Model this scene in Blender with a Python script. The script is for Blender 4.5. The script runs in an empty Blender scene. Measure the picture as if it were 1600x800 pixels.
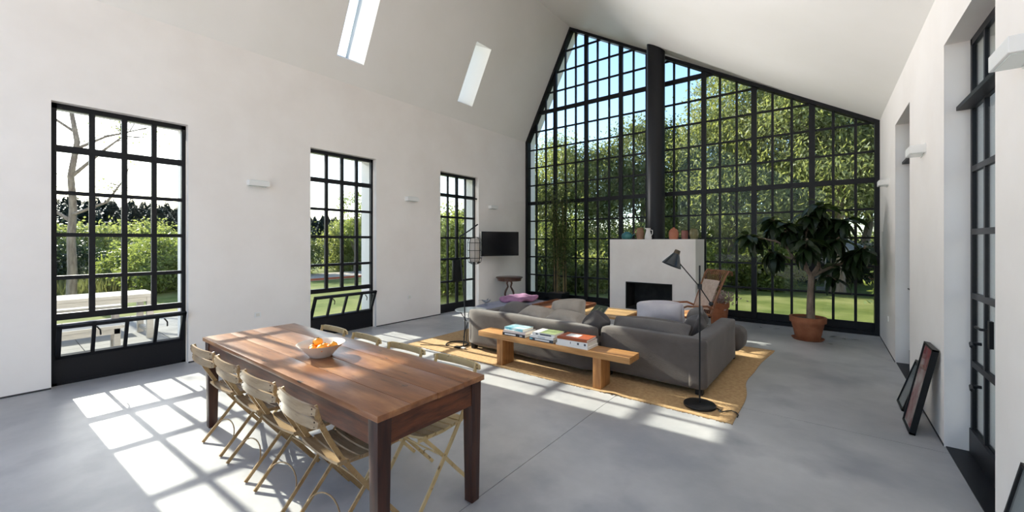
import bpy, bmesh, math, random
import numpy as np
from mathutils import Vector, Matrix

# ------------------------------------------------------------------ camera
scn = bpy.context.scene
COL = scn.collection
CAM = Vector((6.677, 0.0, 1.62))
YAW = 0.659
FPX = 630.2
cd = bpy.data.cameras.new('camera')
cam = bpy.data.objects.new('camera', cd)
COL.objects.link(cam)
cam.location = CAM
cam.rotation_euler = (math.pi / 2, 0, YAW)
cd.sensor_fit = 'HORIZONTAL'
cd.sensor_width = 36.0
cd.lens = FPX / 1600 * 36
cd.shift_y = -23.5 / 1600
cd.clip_start = 0.05
cd.clip_end = 500
scn.camera = cam

# ------------------------------------------------------------------ world, sun, exposure
SUN_EL = math.radians(26.0)
SUN_STRENGTH = 4.4
SKY_STRENGTH = 0.15
EXPOSURE = 1.58
FILL_W = 13.0  # power of the fill lamps added at the unlit sconces
w = bpy.data.worlds.new('sky')
scn.world = w
w.use_nodes = True
nt = w.node_tree
sky = nt.nodes.new('ShaderNodeTexSky')
sky.sky_type = 'NISHITA'
sky.sun_disc = False
sky.sun_elevation = SUN_EL
sky.sun_rotation = math.radians(-87.0)
sky.air_density = 1.0
sky.dust_density = 1.0
sky.ozone_density = 3.0
bg = nt.nodes['Background']
nt.links.new(sky.outputs[0], bg.inputs[0])
bg.inputs[1].default_value = SKY_STRENGTH
sd = bpy.data.lights.new('sun', 'SUN')
sd.energy = SUN_STRENGTH
sd.angle = math.radians(0.6)
sd.color = (1.0, 0.93, 0.82)
so = bpy.data.objects.new('sun', sd)
COL.objects.link(so)
sdir = Vector((1.0, 0.05, -math.tan(SUN_EL)))
so.rotation_euler = sdir.to_track_quat('-Z', 'Y').to_euler()
so.location = (-30, -2, 18)
scn.view_settings.view_transform = 'Standard'
scn.view_settings.look = 'None'
scn.view_settings.gamma = 1.0
scn.view_settings.exposure = EXPOSURE
scn.view_settings.use_curve_mapping = False
cy = scn.cycles
cy.max_bounces = 14
cy.diffuse_bounces = 8
cy.glossy_bounces = 4
cy.transmission_bounces = 6
cy.transparent_max_bounces = 24
cy.caustics_reflective = False
cy.caustics_refractive = False
cy.sample_clamp_indirect = 6.0
cy.use_denoising = True

rng = np.random.default_rng(7)
random.seed(7)

# ------------------------------------------------------------------ dimensions
XR = 7.422          # wall_right inner face
YE = 9.243          # gable inner face
YB = -2.0           # unseen rear of the hall, set close for more fill daylight
ZL = 4.407          # eave, left
RX, RZ = 1.42, 7.207   # ridge
ZR = 3.672          # eave, right
GY = 9.35           # gable glazing plane
SL = (RZ - ZL) / RX
SR = (RZ - ZR) / (XR - RX)
HEAD = 3.16

# ------------------------------------------------------------------ material helpers
MATS = {}


def mat(name, col, rough=0.6, col2=None, scale=4.0, stretch=(1, 1, 1), detail=4.0, lo=0.35, hi=0.65,
        bump=0.0, bscale=None, metallic=0.0, spec=0.5, coat=0.0, col3=None, spots=None, sheen=0.0):
    m = bpy.data.materials.new(name)
    m.use_nodes = True
    t = m.node_tree
    b = t.nodes['Principled BSDF']
    b.inputs['Base Color'].default_value = (*col, 1)
    b.inputs['Roughness'].default_value = rough
    b.inputs['Metallic'].default_value = metallic
    b.inputs['Specular IOR Level'].default_value = spec
    b.inputs['Coat Weight'].default_value = coat
    b.inputs['Coat Roughness'].default_value = 0.32
    if sheen:
        b.inputs['Sheen Weight'].default_value = sheen
    tc = t.nodes.new('ShaderNodeTexCoord')
    mp = t.nodes.new('ShaderNodeMapping')
    mp.inputs['Scale'].default_value = stretch
    t.links.new(tc.outputs['Object'], mp.inputs[0])
    if col2 is not None:
        n = t.nodes.new('ShaderNodeTexNoise')
        n.inputs['Scale'].default_value = scale
        n.inputs['Detail'].default_value = detail
        n.inputs['Roughness'].default_value = 0.6
        t.links.new(mp.outputs[0], n.inputs['Vector'])
        r = t.nodes.new('ShaderNodeValToRGB')
        r.color_ramp.elements[0].position = lo
        r.color_ramp.elements[0].color = (*col, 1)
        r.color_ramp.elements[1].position = hi
        r.color_ramp.elements[1].color = (*col2, 1)
        if col3 is not None:
            e = r.color_ramp.elements.new((lo + hi) / 2)
            e.color = (*col3, 1)
        t.links.new(n.outputs['Fac'], r.inputs[0])
        out = r.outputs[0]
        if spots is not None:
            scol, sscale, slo, shi = spots
            n2 = t.nodes.new('ShaderNodeTexNoise')
            n2.inputs['Scale'].default_value = sscale
            n2.inputs['Detail'].default_value = 5
            t.links.new(mp.outputs[0], n2.inputs['Vector'])
            r2 = t.nodes.new('ShaderNodeValToRGB')
            r2.color_ramp.elements[0].position = slo
            r2.color_ramp.elements[0].color = (0, 0, 0, 1)
            r2.color_ramp.elements[1].position = shi
            r2.color_ramp.elements[1].color = (1, 1, 1, 1)
            t.links.new(n2.outputs['Fac'], r2.inputs[0])
            mx = t.nodes.new('ShaderNodeMix')
            mx.data_type = 'RGBA'
            t.links.new(r2.outputs[0], mx.inputs[0])
            t.links.new(out, mx.inputs[6])
            mx.inputs[7].default_value = (*scol, 1)
            out = mx.outputs[2]
        t.links.new(out, b.inputs['Base Color'])
    if bump:
        n3 = t.nodes.new('ShaderNodeTexNoise')
        n3.inputs['Scale'].default_value = bscale or scale
        n3.inputs['Detail'].default_value = 5
        t.links.new(mp.outputs[0], n3.inputs['Vector'])
        bp = t.nodes.new('ShaderNodeBump')
        bp.inputs['Strength'].default_value = bump
        bp.inputs['Distance'].default_value = 0.02
        t.links.new(n3.outputs['Fac'], bp.inputs['Height'])
        t.links.new(bp.outputs[0], b.inputs['Normal'])
    MATS[name] = m
    return m


def glass_mat(name, tint=(0.95, 0.98, 0.97), refl=1.0):
    m = bpy.data.materials.new(name)
    m.use_nodes = True
    t = m.node_tree
    t.nodes.clear()
    o = t.nodes.new('ShaderNodeOutputMaterial')
    tr = t.nodes.new('ShaderNodeBsdfTransparent')
    tr.inputs[0].default_value = (*tint, 1)
    gl = t.nodes.new('ShaderNodeBsdfGlossy')
    gl.inputs['Roughness'].default_value = 0.0
    fr = t.nodes.new('ShaderNodeFresnel')
    fr.inputs[0].default_value = 1.35
    ml = t.nodes.new('ShaderNodeMath')
    ml.operation = 'MULTIPLY'
    ml.inputs[1].default_value = refl
    mx = t.nodes.new('ShaderNodeMixShader')
    t.links.new(fr.outputs[0], ml.inputs[0])
    t.links.new(ml.outputs[0], mx.inputs[0])
    t.links.new(tr.outputs[0], mx.inputs[1])
    t.links.new(gl.outputs[0], mx.inputs[2])
    t.links.new(mx.outputs[0], o.inputs[0])
    return m


def leaf_mat(name, dark, light, trans, tw=0.35, rough=0.5):
    m = bpy.data.materials.new(name)
    m.use_nodes = True
    t = m.node_tree
    t.nodes.clear()
    o = t.nodes.new('ShaderNodeOutputMaterial')
    g = t.nodes.new('ShaderNodeNewGeometry')
    r = t.nodes.new('ShaderNodeValToRGB')
    r.color_ramp.elements[0].color = (*dark, 1)
    r.color_ramp.elements[1].color = (*light, 1)
    t.links.new(g.outputs['Random Per Island'], r.inputs[0])
    p = t.nodes.new('ShaderNodeBsdfPrincipled')
    p.inputs['Roughness'].default_value = rough
    p.inputs['Specular IOR Level'].default_value = 0.35
    t.links.new(r.outputs[0], p.inputs['Base Color'])
    tl = t.nodes.new('ShaderNodeBsdfTranslucent')
    tl.inputs[0].default_value = (*trans, 1)
    mx = t.nodes.new('ShaderNodeMixShader')
    mx.inputs[0].default_value = tw
    t.links.new(p.outputs[0], mx.inputs[1])
    t.links.new(tl.outputs[0], mx.inputs[2])
    t.links.new(mx.outputs[0], o.inputs[0])
    return m


M_plaster = mat('plaster', (0.86, 0.815, 0.775), 0.75, (0.90, 0.86, 0.825), 1.3, bump=0.06, bscale=9)
M_ceiling = mat('ceiling_plaster', (0.86, 0.84, 0.80), 0.5, (0.89, 0.87, 0.84), 0.8, bump=0.05, bscale=6)
M_plaster_out = mat('outer_render', (0.78, 0.77, 0.75), 0.85, (0.70, 0.69, 0.67), 3)
M_concrete = mat('concrete', (0.33, 0.335, 0.345), 0.40, (0.56, 0.555, 0.55), 0.75, detail=9, lo=0.32, hi=0.70, bump=0.03,
                 bscale=30, spots=((0.30, 0.305, 0.325), 1.7, 0.50, 0.72))
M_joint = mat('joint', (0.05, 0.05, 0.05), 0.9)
M_steel = mat('black_steel', (0.006, 0.0065, 0.009), 0.45, spec=0.3)
M_glass = glass_mat('window_glass', refl=0.45)
M_black = mat('black_paint', (0.008, 0.008, 0.009), 0.42, spec=0.35)
M_white = mat('white_paint', (0.82, 0.82, 0.80), 0.5)
M_tabletop = mat('table_wood', (0.115, 0.040, 0.014), 0.34, (0.50, 0.25, 0.105), 3.0, (0.6, 3.2, 3.2), 8, 0.26, 0.74,
                 bump=0.08, bscale=6, col3=(0.26, 0.10, 0.035), coat=0.35, spots=((0.03, 0.014, 0.008), 9, 0.66, 0.72))
M_tableleg = mat('dark_table_wood', (0.022, 0.006, 0.004), 0.4, (0.062, 0.019, 0.009), 6, (5, 5, 0.6), 6, bump=0.05)
M_tableapron = mat('apron_wood', (0.045, 0.012, 0.005), 0.4, (0.16, 0.046, 0.014), 6, (0.6, 0.9, 6), 6, bump=0.05)
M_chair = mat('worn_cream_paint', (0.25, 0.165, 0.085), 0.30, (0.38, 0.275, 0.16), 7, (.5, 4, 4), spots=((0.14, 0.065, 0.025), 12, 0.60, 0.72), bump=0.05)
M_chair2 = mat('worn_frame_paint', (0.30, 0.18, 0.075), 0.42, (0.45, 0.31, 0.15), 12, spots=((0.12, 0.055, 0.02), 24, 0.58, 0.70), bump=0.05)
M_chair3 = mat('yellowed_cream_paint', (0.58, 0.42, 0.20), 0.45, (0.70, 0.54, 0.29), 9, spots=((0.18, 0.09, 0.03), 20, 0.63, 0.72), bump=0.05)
M_rust = mat('rusty_bolt', (0.07, 0.035, 0.02), 0.7)
M_sofa = mat('grey_sofa_fabric', (0.082, 0.068, 0.060), 0.9, (0.118, 0.101, 0.090), 2.2, bump=0.12, bscale=55, sheen=0.15)
M_cush_dark = mat('charcoal_cushion', (0.065, 0.057, 0.056), 0.9, (0.09, 0.08, 0.077), 3, bump=0.12, bscale=60, sheen=0.1)
M_cush_grey = mat('grey_cushion', (0.115, 0.103, 0.095), 0.9, (0.155, 0.14, 0.13), 3, bump=0.12, bscale=60, sheen=0.1)
M_cush_beige = mat('beige_linen', (0.33, 0.29, 0.24), 0.9, (0.41, 0.36, 0.31), 4, bump=0.12, bscale=70)
M_cush_white = mat('pale_lilac_linen', (0.50, 0.475, 0.51), 0.9, (0.58, 0.555, 0.58), 4, bump=0.1, bscale=70)
M_rug = mat('jute', (0.44, 0.27, 0.12), 0.95, (0.58, 0.385, 0.19), 26, (1, 1, 1), 6, bump=0.5, bscale=95)
M_fringe = mat('jute_edge', (0.30, 0.20, 0.10), 0.95)
M_oak = mat('oak', (0.33, 0.15, 0.045), 0.5, (0.50, 0.26, 0.09), 5, (0.7, 8, 8), 7, bump=0.06)
M_oak_leg = mat('oak_leg', (0.28, 0.115, 0.032), 0.5, (0.46, 0.22, 0.075), 5, (8, 8, 0.7), 7, bump=0.06)
M_pine = mat('pale_pine', (0.44, 0.26, 0.10), 0.45, (0.58, 0.38, 0.17), 5, (0.7, 8, 8), 7)
M_cherry = mat('reddish_wood', (0.16, 0.055, 0.022), 0.4, (0.30, 0.12, 0.05), 5, (0.8, 7, 7), 7)
M_terra = mat('terracotta', (0.26, 0.085, 0.036), 0.8, (0.36, 0.135, 0.062), 6, bump=0.1, bscale=20)
M_soil = mat('soil', (0.04, 0.028, 0.02), 0.95, (0.08, 0.055, 0.04), 20, bump=0.5)
M_bark = mat('plant_bark', (0.17, 0.125, 0.09), 0.85, (0.26, 0.20, 0.15), 9, (3, 3, 1), 6, bump=0.3)
M_treebark = mat('tree_bark', (0.14, 0.105, 0.08), 0.9, (0.27, 0.22, 0.17), 5, (3, 3, 0.6), 6, bump=0.4)
M_plaster_fp = mat('fireplace_plaster', (0.77, 0.735, 0.705), 0.8, (0.83, 0.80, 0.775), 2, bump=0.05, bscale=10)
M_soot = mat('soot', (0.012, 0.012, 0.012), 0.8, (0.03, 0.028, 0.026), 6)
M_screen = mat('tv_screen', (0.006, 0.006, 0.008), 0.15)
M_rattan = mat('rattan', (0.17, 0.065, 0.028), 0.42, (0.28, 0.115, 0.05), 8)
M_rattan_light = mat('woven_seat', (0.46, 0.20, 0.075), 0.6, (0.58, 0.29, 0.12), 20)
M_wicker_pad = mat('woven_back', (0.38, 0.30, 0.25), 0.8, (0.47, 0.38, 0.32), 25)
M_teal = mat('teal_glaze', (0.03, 0.13, 0.15), 0.25, (0.05, 0.20, 0.19), 6)
M_browncer = mat('brown_stoneware', (0.23, 0.125, 0.075), 0.5, (0.32, 0.18, 0.11), 6)
M_whitecer = mat('white_glaze', (0.70, 0.69, 0.68), 0.2)
M_redcer = mat('red_clay', (0.38, 0.13, 0.075), 0.6, (0.48, 0.18, 0.10), 6)
M_plum = mat('plum_clay', (0.20, 0.07, 0.06), 0.5, (0.26, 0.10, 0.08), 6)
M_olive = mat('olive_glaze', (0.13, 0.12, 0.05), 0.35, (0.19, 0.17, 0.08), 6)
M_bowl = mat('cream_ceramic', (0.76, 0.72, 0.66), 0.3)
M_orange = mat('orange_peel', (0.90, 0.30, 0.012), 0.42, (0.95, 0.42, 0.03), 5, bump=0.1, bscale=90)
M_stem = mat('fruit_stem', (0.08, 0.12, 0.03), 0.8)
M_purple = mat('purple_throw', (0.28, 0.13, 0.24), 0.9, (0.36, 0.19, 0.32), 8, bump=0.25, bscale=30)
M_bluegrey = mat('blue_grey_cloth', (0.22, 0.23, 0.30), 0.85, (0.28, 0.29, 0.36), 6)
M_greymetal = mat('grey_metal', (0.30, 0.31, 0.33), 0.35, metallic=0.6)
M_lampshade = mat('lamp_black', (0.045, 0.052, 0.058), 0.22, metallic=0.7)
M_brass = mat('dark_brass', (0.10, 0.075, 0.05), 0.35, metallic=0.8)
M_paper = mat('lantern_paper', (0.46, 0.42, 0.38), 0.8)
M_page = mat('book_pages', (0.80, 0.77, 0.70), 0.8, (0.70, 0.67, 0.60), 5, (1, 1, 80))
M_mahog = mat('mahogany', (0.045, 0.018, 0.012), 0.3, (0.10, 0.042, 0.028), 5, (4, 4, 1), 6)
M_picglass = glass_mat('picture_glass', (0.97, 0.98, 0.98), 0.3)
M_picmat = mat('picture_mount', (0.62, 0.60, 0.58), 0.8)
M_print = mat('faded_print', (0.55, 0.47, 0.43), 0.8, (0.33, 0.075, 0.085), 3.6, (1, 1, 1), 6, 0.42, 0.56, col3=(0.42, 0.24, 0.22))
M_mirror = mat('dull_silver_glass', (0.42, 0.47, 0.50), 0.25, metallic=0.5)
M_pave = mat('patio_stone', (0.20, 0.197, 0.19), 0.9, (0.24, 0.236, 0.225), 2.5, bump=0.1, spec=0.08)
M_lawn = mat('lawn_grass', (0.080, 0.108, 0.028), 0.95, (0.155, 0.178, 0.055), 1.4, detail=8, lo=0.3, hi=0.7, bump=0.6, bscale=20,
             spots=((0.22, 0.225, 0.09), 0.5, 0.5, 0.7), spec=0.05)
M_path = mat('gravel_path', (0.36, 0.30, 0.24), 0.95, (0.42, 0.36, 0.30), 8)
M_bounce = mat('pale_bounce_ground', (0.76, 0.70, 0.64), 0.95, (0.86, 0.80, 0.74), 8)  # very pale, to reflect sunlight into the hall
M_brickedge = mat('brick_edging', (0.35, 0.10, 0.05), 0.9)
M_hill = mat('hill_ground', (0.022, 0.042, 0.030), 0.95, (0.036, 0.060, 0.038), 0.3, spec=0.0)
M_teak = mat('weathered_wood', (0.36, 0.34, 0.31), 0.85, (0.44, 0.41, 0.375), 5, (6, 0.7, 6), 6, spec=0.1)
M_parasol = mat('grey_canvas', (0.20, 0.21, 0.22), 0.9, (0.25, 0.26, 0.27), 5)
M_woodwall = mat('shed_boards', (0.40, 0.19, 0.10), 0.9, (0.5, 0.27, 0.15), 5)
L_tree = leaf_mat('tree_leaf', (0.043, 0.064, 0.023), (0.152, 0.181, 0.065), (0.285, 0.323, 0.083), 0.36)
L_tree2 = leaf_mat('bright_tree_leaf', (0.059, 0.084, 0.031), (0.231, 0.259, 0.098), (0.405, 0.435, 0.112), 0.40)
L_bush = leaf_mat('bush_leaf', (0.053, 0.083, 0.022), (0.181, 0.225, 0.062), (0.325, 0.377, 0.078), 0.40)
L_dark = leaf_mat('dark_leaf', (0.010, 0.020, 0.008), (0.030, 0.048, 0.018), (0.05, 0.075, 0.02), 0.25)
L_conifer = leaf_mat('conifer_needles', (0.016, 0.034, 0.026), (0.040, 0.068, 0.048), (0.03, 0.055, 0.03), 0.12)
L_plant = leaf_mat('glossy_plant_leaf', (0.008, 0.020, 0.008), (0.026, 0.048, 0.017), (0.06, 0.10, 0.018), 0.22, 0.38)
L_bamboo = leaf_mat('bamboo_leaf', (0.025, 0.045, 0.012), (0.07, 0.095, 0.03), (0.12, 0.16, 0.035), 0.35)
L_grass = leaf_mat('meadow_blade', (0.09, 0.10, 0.03), (0.22, 0.21, 0.08), (0.16, 0.17, 0.05), 0.4)
L_dry = leaf_mat('dry_flower', (0.28, 0.20, 0.20), (0.46, 0.36, 0.36), (0.4, 0.3, 0.3), 0.3)
M_culm = mat('bamboo_culm', (0.16, 0.115, 0.045), 0.5, (0.27, 0.20, 0.085), 5)


# ------------------------------------------------------------------ object helpers
def link(name, mesh, parent=None):
    o = bpy.data.objects.new(name, mesh)
    COL.objects.link(o)
    if parent is not None:
        o.parent = parent
    return o


def empty(name, loc=(0, 0, 0), rz=0.0):
    o = bpy.data.objects.new(name, None)
    o.empty_display_size = 0.1
    COL.objects.link(o)
    o.location = loc
    o.rotation_euler = (0, 0, rz)
    return o


def thing(name, label, cat, loc=(0, 0, 0), rz=0.0, group=None):
    return tag(empty(name, loc, rz), label, cat, group)


def tag(o, label, cat, group=None):
    o['label'] = label
    o['category'] = cat
    if group:
        o['group'] = group
    return o


def struct(name, loc=(0, 0, 0)):
    o = empty(name, loc)
    o['kind'] = 'structure'
    return o


def from_bm(name, bm, m, parent=None, smooth=False, bevel=0.0, angle=40):
    me = bpy.data.meshes.new(name)
    if bevel:
        bmesh.ops.bevel(bm, geom=bm.edges[:], offset=bevel, segments=2, affect='EDGES', profile=0.6)
    bm.normal_update()
    bm.to_mesh(me)
    bm.free()
    me.materials.append(m)
    if smooth:
        me.polygons.foreach_set('use_smooth', [True] * len(me.polygons))
        try:
            me.set_sharp_from_angle(angle=math.radians(angle))
        except Exception:
            pass
    return link(name, me, parent)


def np_mesh(name, V, F, m, parent=None, smooth=False):
    """V (n,3) float, F (k,c) int with a constant corner count."""
    me = bpy.data.meshes.new(name)
    V = np.asarray(V, np.float32)
    F = np.asarray(F, np.int32)
    k, c = F.shape
    me.vertices.add(len(V))
    me.vertices.foreach_set('co', V.ravel())
    me.loops.add(k * c)
    me.loops.foreach_set('vertex_index', F.ravel())
    me.polygons.add(k)
    me.polygons.foreach_set('loop_start', np.arange(0, k * c, c, dtype=np.int32))
    me.polygons.foreach_set('loop_total', np.full(k, c, np.int32))
    if smooth:
        me.polygons.foreach_set('use_smooth', np.ones(k, bool))
    me.update(calc_edges=True)
    me.validate()
    me.materials.append(m)
    return link(name, me, parent)


UNIT = {}


def ubox(name, c, s, m, parent=None, rot=None):
    """A box sharing one unit-cube mesh per material (steel bars, panes)."""
    if m.name not in UNIT:
        bm = bmesh.new()
        bmesh.ops.create_cube(bm, size=1.0)
        me = bpy.data.meshes.new('unit_' + m.name)
        bm.to_mesh(me)
        bm.free()
        me.materials.append(m)
        UNIT[m.name] = me
    o = link(name, UNIT[m.name], parent)
    o.location = c
    o.scale = s
    if rot:
        o.rotation_euler = rot
    return o


def b_box(bm, c, s, rot=None):
    r = bmesh.ops.create_cube(bm, size=1.0)
    M = Matrix.Translation(c)
    if rot is not None:
        M = M @ rot
    M = M @ Matrix.Diagonal((s[0], s[1], s[2], 1))
    bmesh.ops.transform(bm, matrix=M, verts=r['verts'])
    return r['verts']


def box(name, c, s, m, parent=None, bevel=0.0, rot=None):
    bm = bmesh.new()
    b_box(bm, c, s, rot)
    return from_bm(name, bm, m, parent, bevel=bevel, smooth=bool(bevel))


def b_tube(bm, pts, rad, seg=8, closed=False, sx=1.0):
    """Tube along a polyline; rad scalar or per point. sx squashes the section sideways."""
    pts = [Vector(p) for p in pts]
    n = len(pts)
    if not hasattr(rad, '__len__'):
        rad = [rad] * n
    rings = []
    up = None
    for i, p in enumerate(pts):
        if closed:
            t = (pts[(i + 1) % n] - pts[i - 1])
        else:
            t = (pts[min(i + 1, n - 1)] - pts[max(i - 1, 0)])
        t.normalize()
        if up is None:
            ref = Vector((0, 0, 1)) if abs(t.z) < 0.9 else Vector((0, 1, 0))
            a = t.cross(ref).normalized()
        else:
            a = (up - t * up.dot(t))
            if a.length < 1e-6:
                a = t.orthogonal()
            a.normalize()
        up = a
        b = t.cross(a)
        rings.append([bm.verts.new(p + a * (math.cos(k * 2 * math.pi / seg) * rad[i]) + b * (math.sin(k * 2 * math.pi / seg) * rad[i] * sx))
                      for k in range(seg)])
    m = n if closed else n - 1
    for i in range(m):
        A, B = rings[i], rings[(i + 1) % n]
        for k in range(seg):
            bm.faces.new((A[k], A[(k + 1) % seg], B[(k + 1) % seg], B[k]))
    if not closed:
        bm.faces.new(rings[0][::-1])
        bm.faces.new(rings[-1])


def tube(name, pts, rad, m, parent=None, seg=8, closed=False, sx=1.0):
    bm = bmesh.new()
    b_tube(bm, pts, rad, seg, closed, sx)
    return from_bm(name, bm, m, parent, smooth=True)


def b_lathe(bm, prof, c=(0, 0, 0), seg=24, cap=True):
    rings = []
    for r, z in prof:
        rings.append([bm.verts.new((c[0] + r * math.cos(k * 2 * math.pi / seg), c[1] + r * math.sin(k * 2 * math.pi / seg), c[2] + z)) for k in range(seg)])
    for i in range(len(prof) - 1):
        A, B = rings[i], rings[i + 1]
        for k in range(seg):
            bm.faces.new((A[k], A[(k + 1) % seg], B[(k + 1) % seg], B[k]))
    if cap:
        bm.faces.new(rings[0][::-1])
        bm.faces.new(rings[-1])


def lathe(name, prof, m, parent=None, c=(0, 0, 0), seg=24, cap=True):
    bm = bmesh.new()
    b_lathe(bm, prof, c, seg, cap)
    return from_bm(name, bm, m, parent, smooth=True, angle=50)


def b_bar(bm, pts, w, t, side=(1, 0, 0)):
    """Flat bar along a polyline in the plane perpendicular to side: w = width in that plane, t = thickness along side."""
    pts = [Vector(p) for p in pts]
    S = Vector(side).normalized()
    prev = None
    rings = []
    for i, p in enumerate(pts):
        d = (pts[min(i + 1, len(pts) - 1)] - pts[max(i - 1, 0)]).normalized()
        n = S.cross(d).normalized()
        rings.append([bm.verts.new(p + S * (a * t / 2) + n * (b * w / 2)) for a, b in ((-1, -1), (1, -1), (1, 1), (-1, 1))])
    for A, B in zip(rings, rings[1:]):
        for k in range(4):
            bm.faces.new((A[k], A[(k + 1) % 4], B[(k + 1) % 4], B[k]))
    bm.faces.new(rings[0][::-1])
    bm.faces.new(rings[-1])


def bar(name, pts, w, t, m, parent=None, side=(1, 0, 0)):
    bm = bmesh.new()
    b_bar(bm, pts, w, t, side)
    return from_bm(name, bm, m, parent)


def softbox(name, c, s, m, parent=None, r=0.06, puff=0.0, n=10, rot=None, pinch=0.0, wob=0.006, seed=0, fn=None):
    """Upholstered block: a subdivided rounded box, bulged on its faces, with slight unevenness."""
    bm = bmesh.new()
    bmesh.ops.create_cube(bm, size=2.0)
    bmesh.ops.subdivide_edges(bm, edges=bm.edges[:], cuts=n, use_grid_fill=True)
    h = Vector((s[0] / 2, s[1] / 2, s[2] / 2))
    r = min(r, h.x, h.y, h.z)
    rr = random.Random(seed)
    ph = [rr.uniform(0, 6.28) for _ in range(6)]
    for v in bm.verts:
        u = v.co.copy()
        p = Vector((u.x * h.x, u.y * h.y, u.z * h.z))
        q = Vector([max(-h[i] + r, min(h[i] - r, p[i])) for i in range(3)])
        d = p - q
        if d.length > 1e-9:
            p = q + d.normalized() * r
        a = [(1 - u[i] ** 2) for i in range(3)]
        if puff:
            p.x += puff * u.x * abs(u.x) * a[1] * a[2] * .6
            p.y += puff * u.y * abs(u.y) * a[0] * a[2]
            p.z += puff * u.z * abs(u.z) * a[0] * a[1]
        if pinch:
            k = (abs(u.x) ** 3) * (abs(u.z) ** 3)
            mid = 1 - pinch * (1 - min(1, (abs(u.x) * abs(u.z)) ** 1.5)) * (abs(u.x) ** 6 + abs(u.z) ** 6) * 0.5
            p.x *= mid
            p.z *= mid
            p.y *= 1 - 0.75 * max(abs(u.x), abs(u.z)) ** 4
        p += Vector((math.sin(p.y * 9 + ph[0]) + math.sin(p.z * 14 + ph[1]), math.sin(p.x * 8 + ph[2]) + math.sin(p.z * 11 + ph[3]),
                     math.sin(p.x * 7 + ph[4]) + math.sin(p.y * 10 + ph[5]))) * wob * .5
        if fn:
            p = fn(p, u)
        v.co = p
    M = Matrix.Translation(c)
    if rot is not None:
        M = M @ rot
    bmesh.ops.transform(bm, matrix=M, verts=bm.verts[:])
    return from_bm(name, bm, m, parent, smooth=True, angle=180)


def copy_tree(o, parent=None):
    c = o.copy()
    COL.objects.link(c)
    if parent is not None:
        c.parent = parent
    for ch in list(o.children):
        copy_tree(ch, c)
    return c


def perforated(name, us, vs, hole, fmap, th, m, parent=None):
    """Slab over a (u,v) grid with cells left out; fmap(u,v,w) -> xyz, w in 0..th."""
    bm = bmesh.new()
    vc = {}

    def V(i, j, k):
        if (i, j, k) not in vc:
            vc[(i, j, k)] = bm.verts.new(fmap(us[i], vs[j], th * k))
        return vc[(i, j, k)]
    nu, nv = len(us) - 1, len(vs) - 1
    solid = lambda i, j: 0 <= i < nu and 0 <= j < nv and not hole((us[i] + us[i + 1]) / 2, (vs[j] + vs[j + 1]) / 2)
    for i in range(nu):
        for j in range(nv):
            if not solid(i, j):
                continue
            bm.faces.new((V(i, j, 0), V(i + 1, j, 0), V(i + 1, j + 1, 0), V(i, j + 1, 0)))
            bm.faces.new((V(i, j, 1), V(i, j + 1, 1), V(i + 1, j + 1, 1), V(i + 1, j, 1)))
            if not solid(i - 1, j):
                bm.faces.new((V(i, j, 0), V(i, j + 1, 0), V(i, j + 1, 1), V(i, j, 1)))
            if not solid(i + 1, j):
                bm.faces.new((V(i + 1, j, 0), V(i + 1, j, 1), V(i + 1, j + 1, 1), V(i + 1, j + 1, 0)))
            if not solid(i, j - 1):
                bm.faces.new((V(i, j, 0), V(i, j, 1), V(i + 1, j, 1), V(i + 1, j, 0)))
            if not solid(i, j + 1):
                bm.faces.new((V(i, j + 1, 0), V(i + 1, j + 1, 0), V(i + 1, j + 1, 1), V(i, j + 1, 1)))
    bmesh.ops.recalc_face_normals(bm, faces=bm.faces[:])
    return from_bm(name, bm, m, parent)


# ------------------------------------------------------------------ structure: floor, walls, ceiling
floor = struct('floor')
box('screed', (XR / 2, (YB + 9.5) / 2, -0.19), (XR + 1.0, 9.5 - YB, 0.2), M_joint, floor)
xs = [-0.2, 4.95, XR + 0.2]
ys = [YB - .1, -0.55, 4.47, 9.5]
for i in range(2):
    for j in range(3):
        g = 0.0025
        a, b, c_, d = xs[i] + g, xs[i + 1] - g, ys[j] + g, ys[j + 1] - g
        bm = bmesh.new()
        b_box(bm, ((a + b) / 2, (c_ + d) / 2, -0.045), (b - a, d - c_, 0.09))
        from_bm('concrete_slab', bm, M_concrete, floor)

LW = [(0.401, 1.603), (3.213, 4.444), (6.05, 7.29)]
RW = [(3.391, 4.60), (6.215, 7.368), (0.58, 1.79)]
TH = 0.5
YO = 9.72


def breaks(ops, a, b):
    s = {a, b}
    for p in ops:
        s |= {p[0], p[1]}
    return sorted(s)


def inop(ops, head=HEAD):
    return lambda u, v: v < head and any(a < u < b for a, b in ops)


perforated('wall_left', breaks(LW, YB, YO), [0, HEAD, ZL + 0.15], inop(LW), lambda u, v, w_: (-w_, u, v), TH, M_plaster)['kind'] = 'structure'
perforated('wall_right', breaks(RW, YB, YO), [0, HEAD, ZR + 0.2], inop(RW), lambda u, v, w_: (XR + w_, u, v), TH, M_plaster)['kind'] = 'structure'

ceiling = struct('ceiling')
SKY = [(3.575, 4.07), (6.40, 6.875), (0.78, 1.26)]
lenL = math.hypot(RX, RZ - ZL)
dL = Vector((RX, 0, RZ - ZL)).normalized()
nL = Vector((-dL.z, 0, dL.x))
s0, s1 = 0.175 / RX * lenL, 0.765 / RX * lenL


def mapL(u, v, w_):
    p = Vector((0, u, ZL)) + dL * v + nL * w_
    return p


RTH = 0.68
perforated('ceiling_slope', breaks(SKY, YB, YO), [-0.12, s0, s1, lenL + 0.12], lambda u, v: s0 < v < s1 and any(a < u < b for a, b in SKY), mapL, RTH, M_ceiling, ceiling)
lenR = math.hypot(XR - RX, RZ - ZR)
dR = Vector((-(XR - RX), 0, RZ - ZR)).normalized()
nR = Vector((dR.z, 0, -dR.x))


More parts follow.
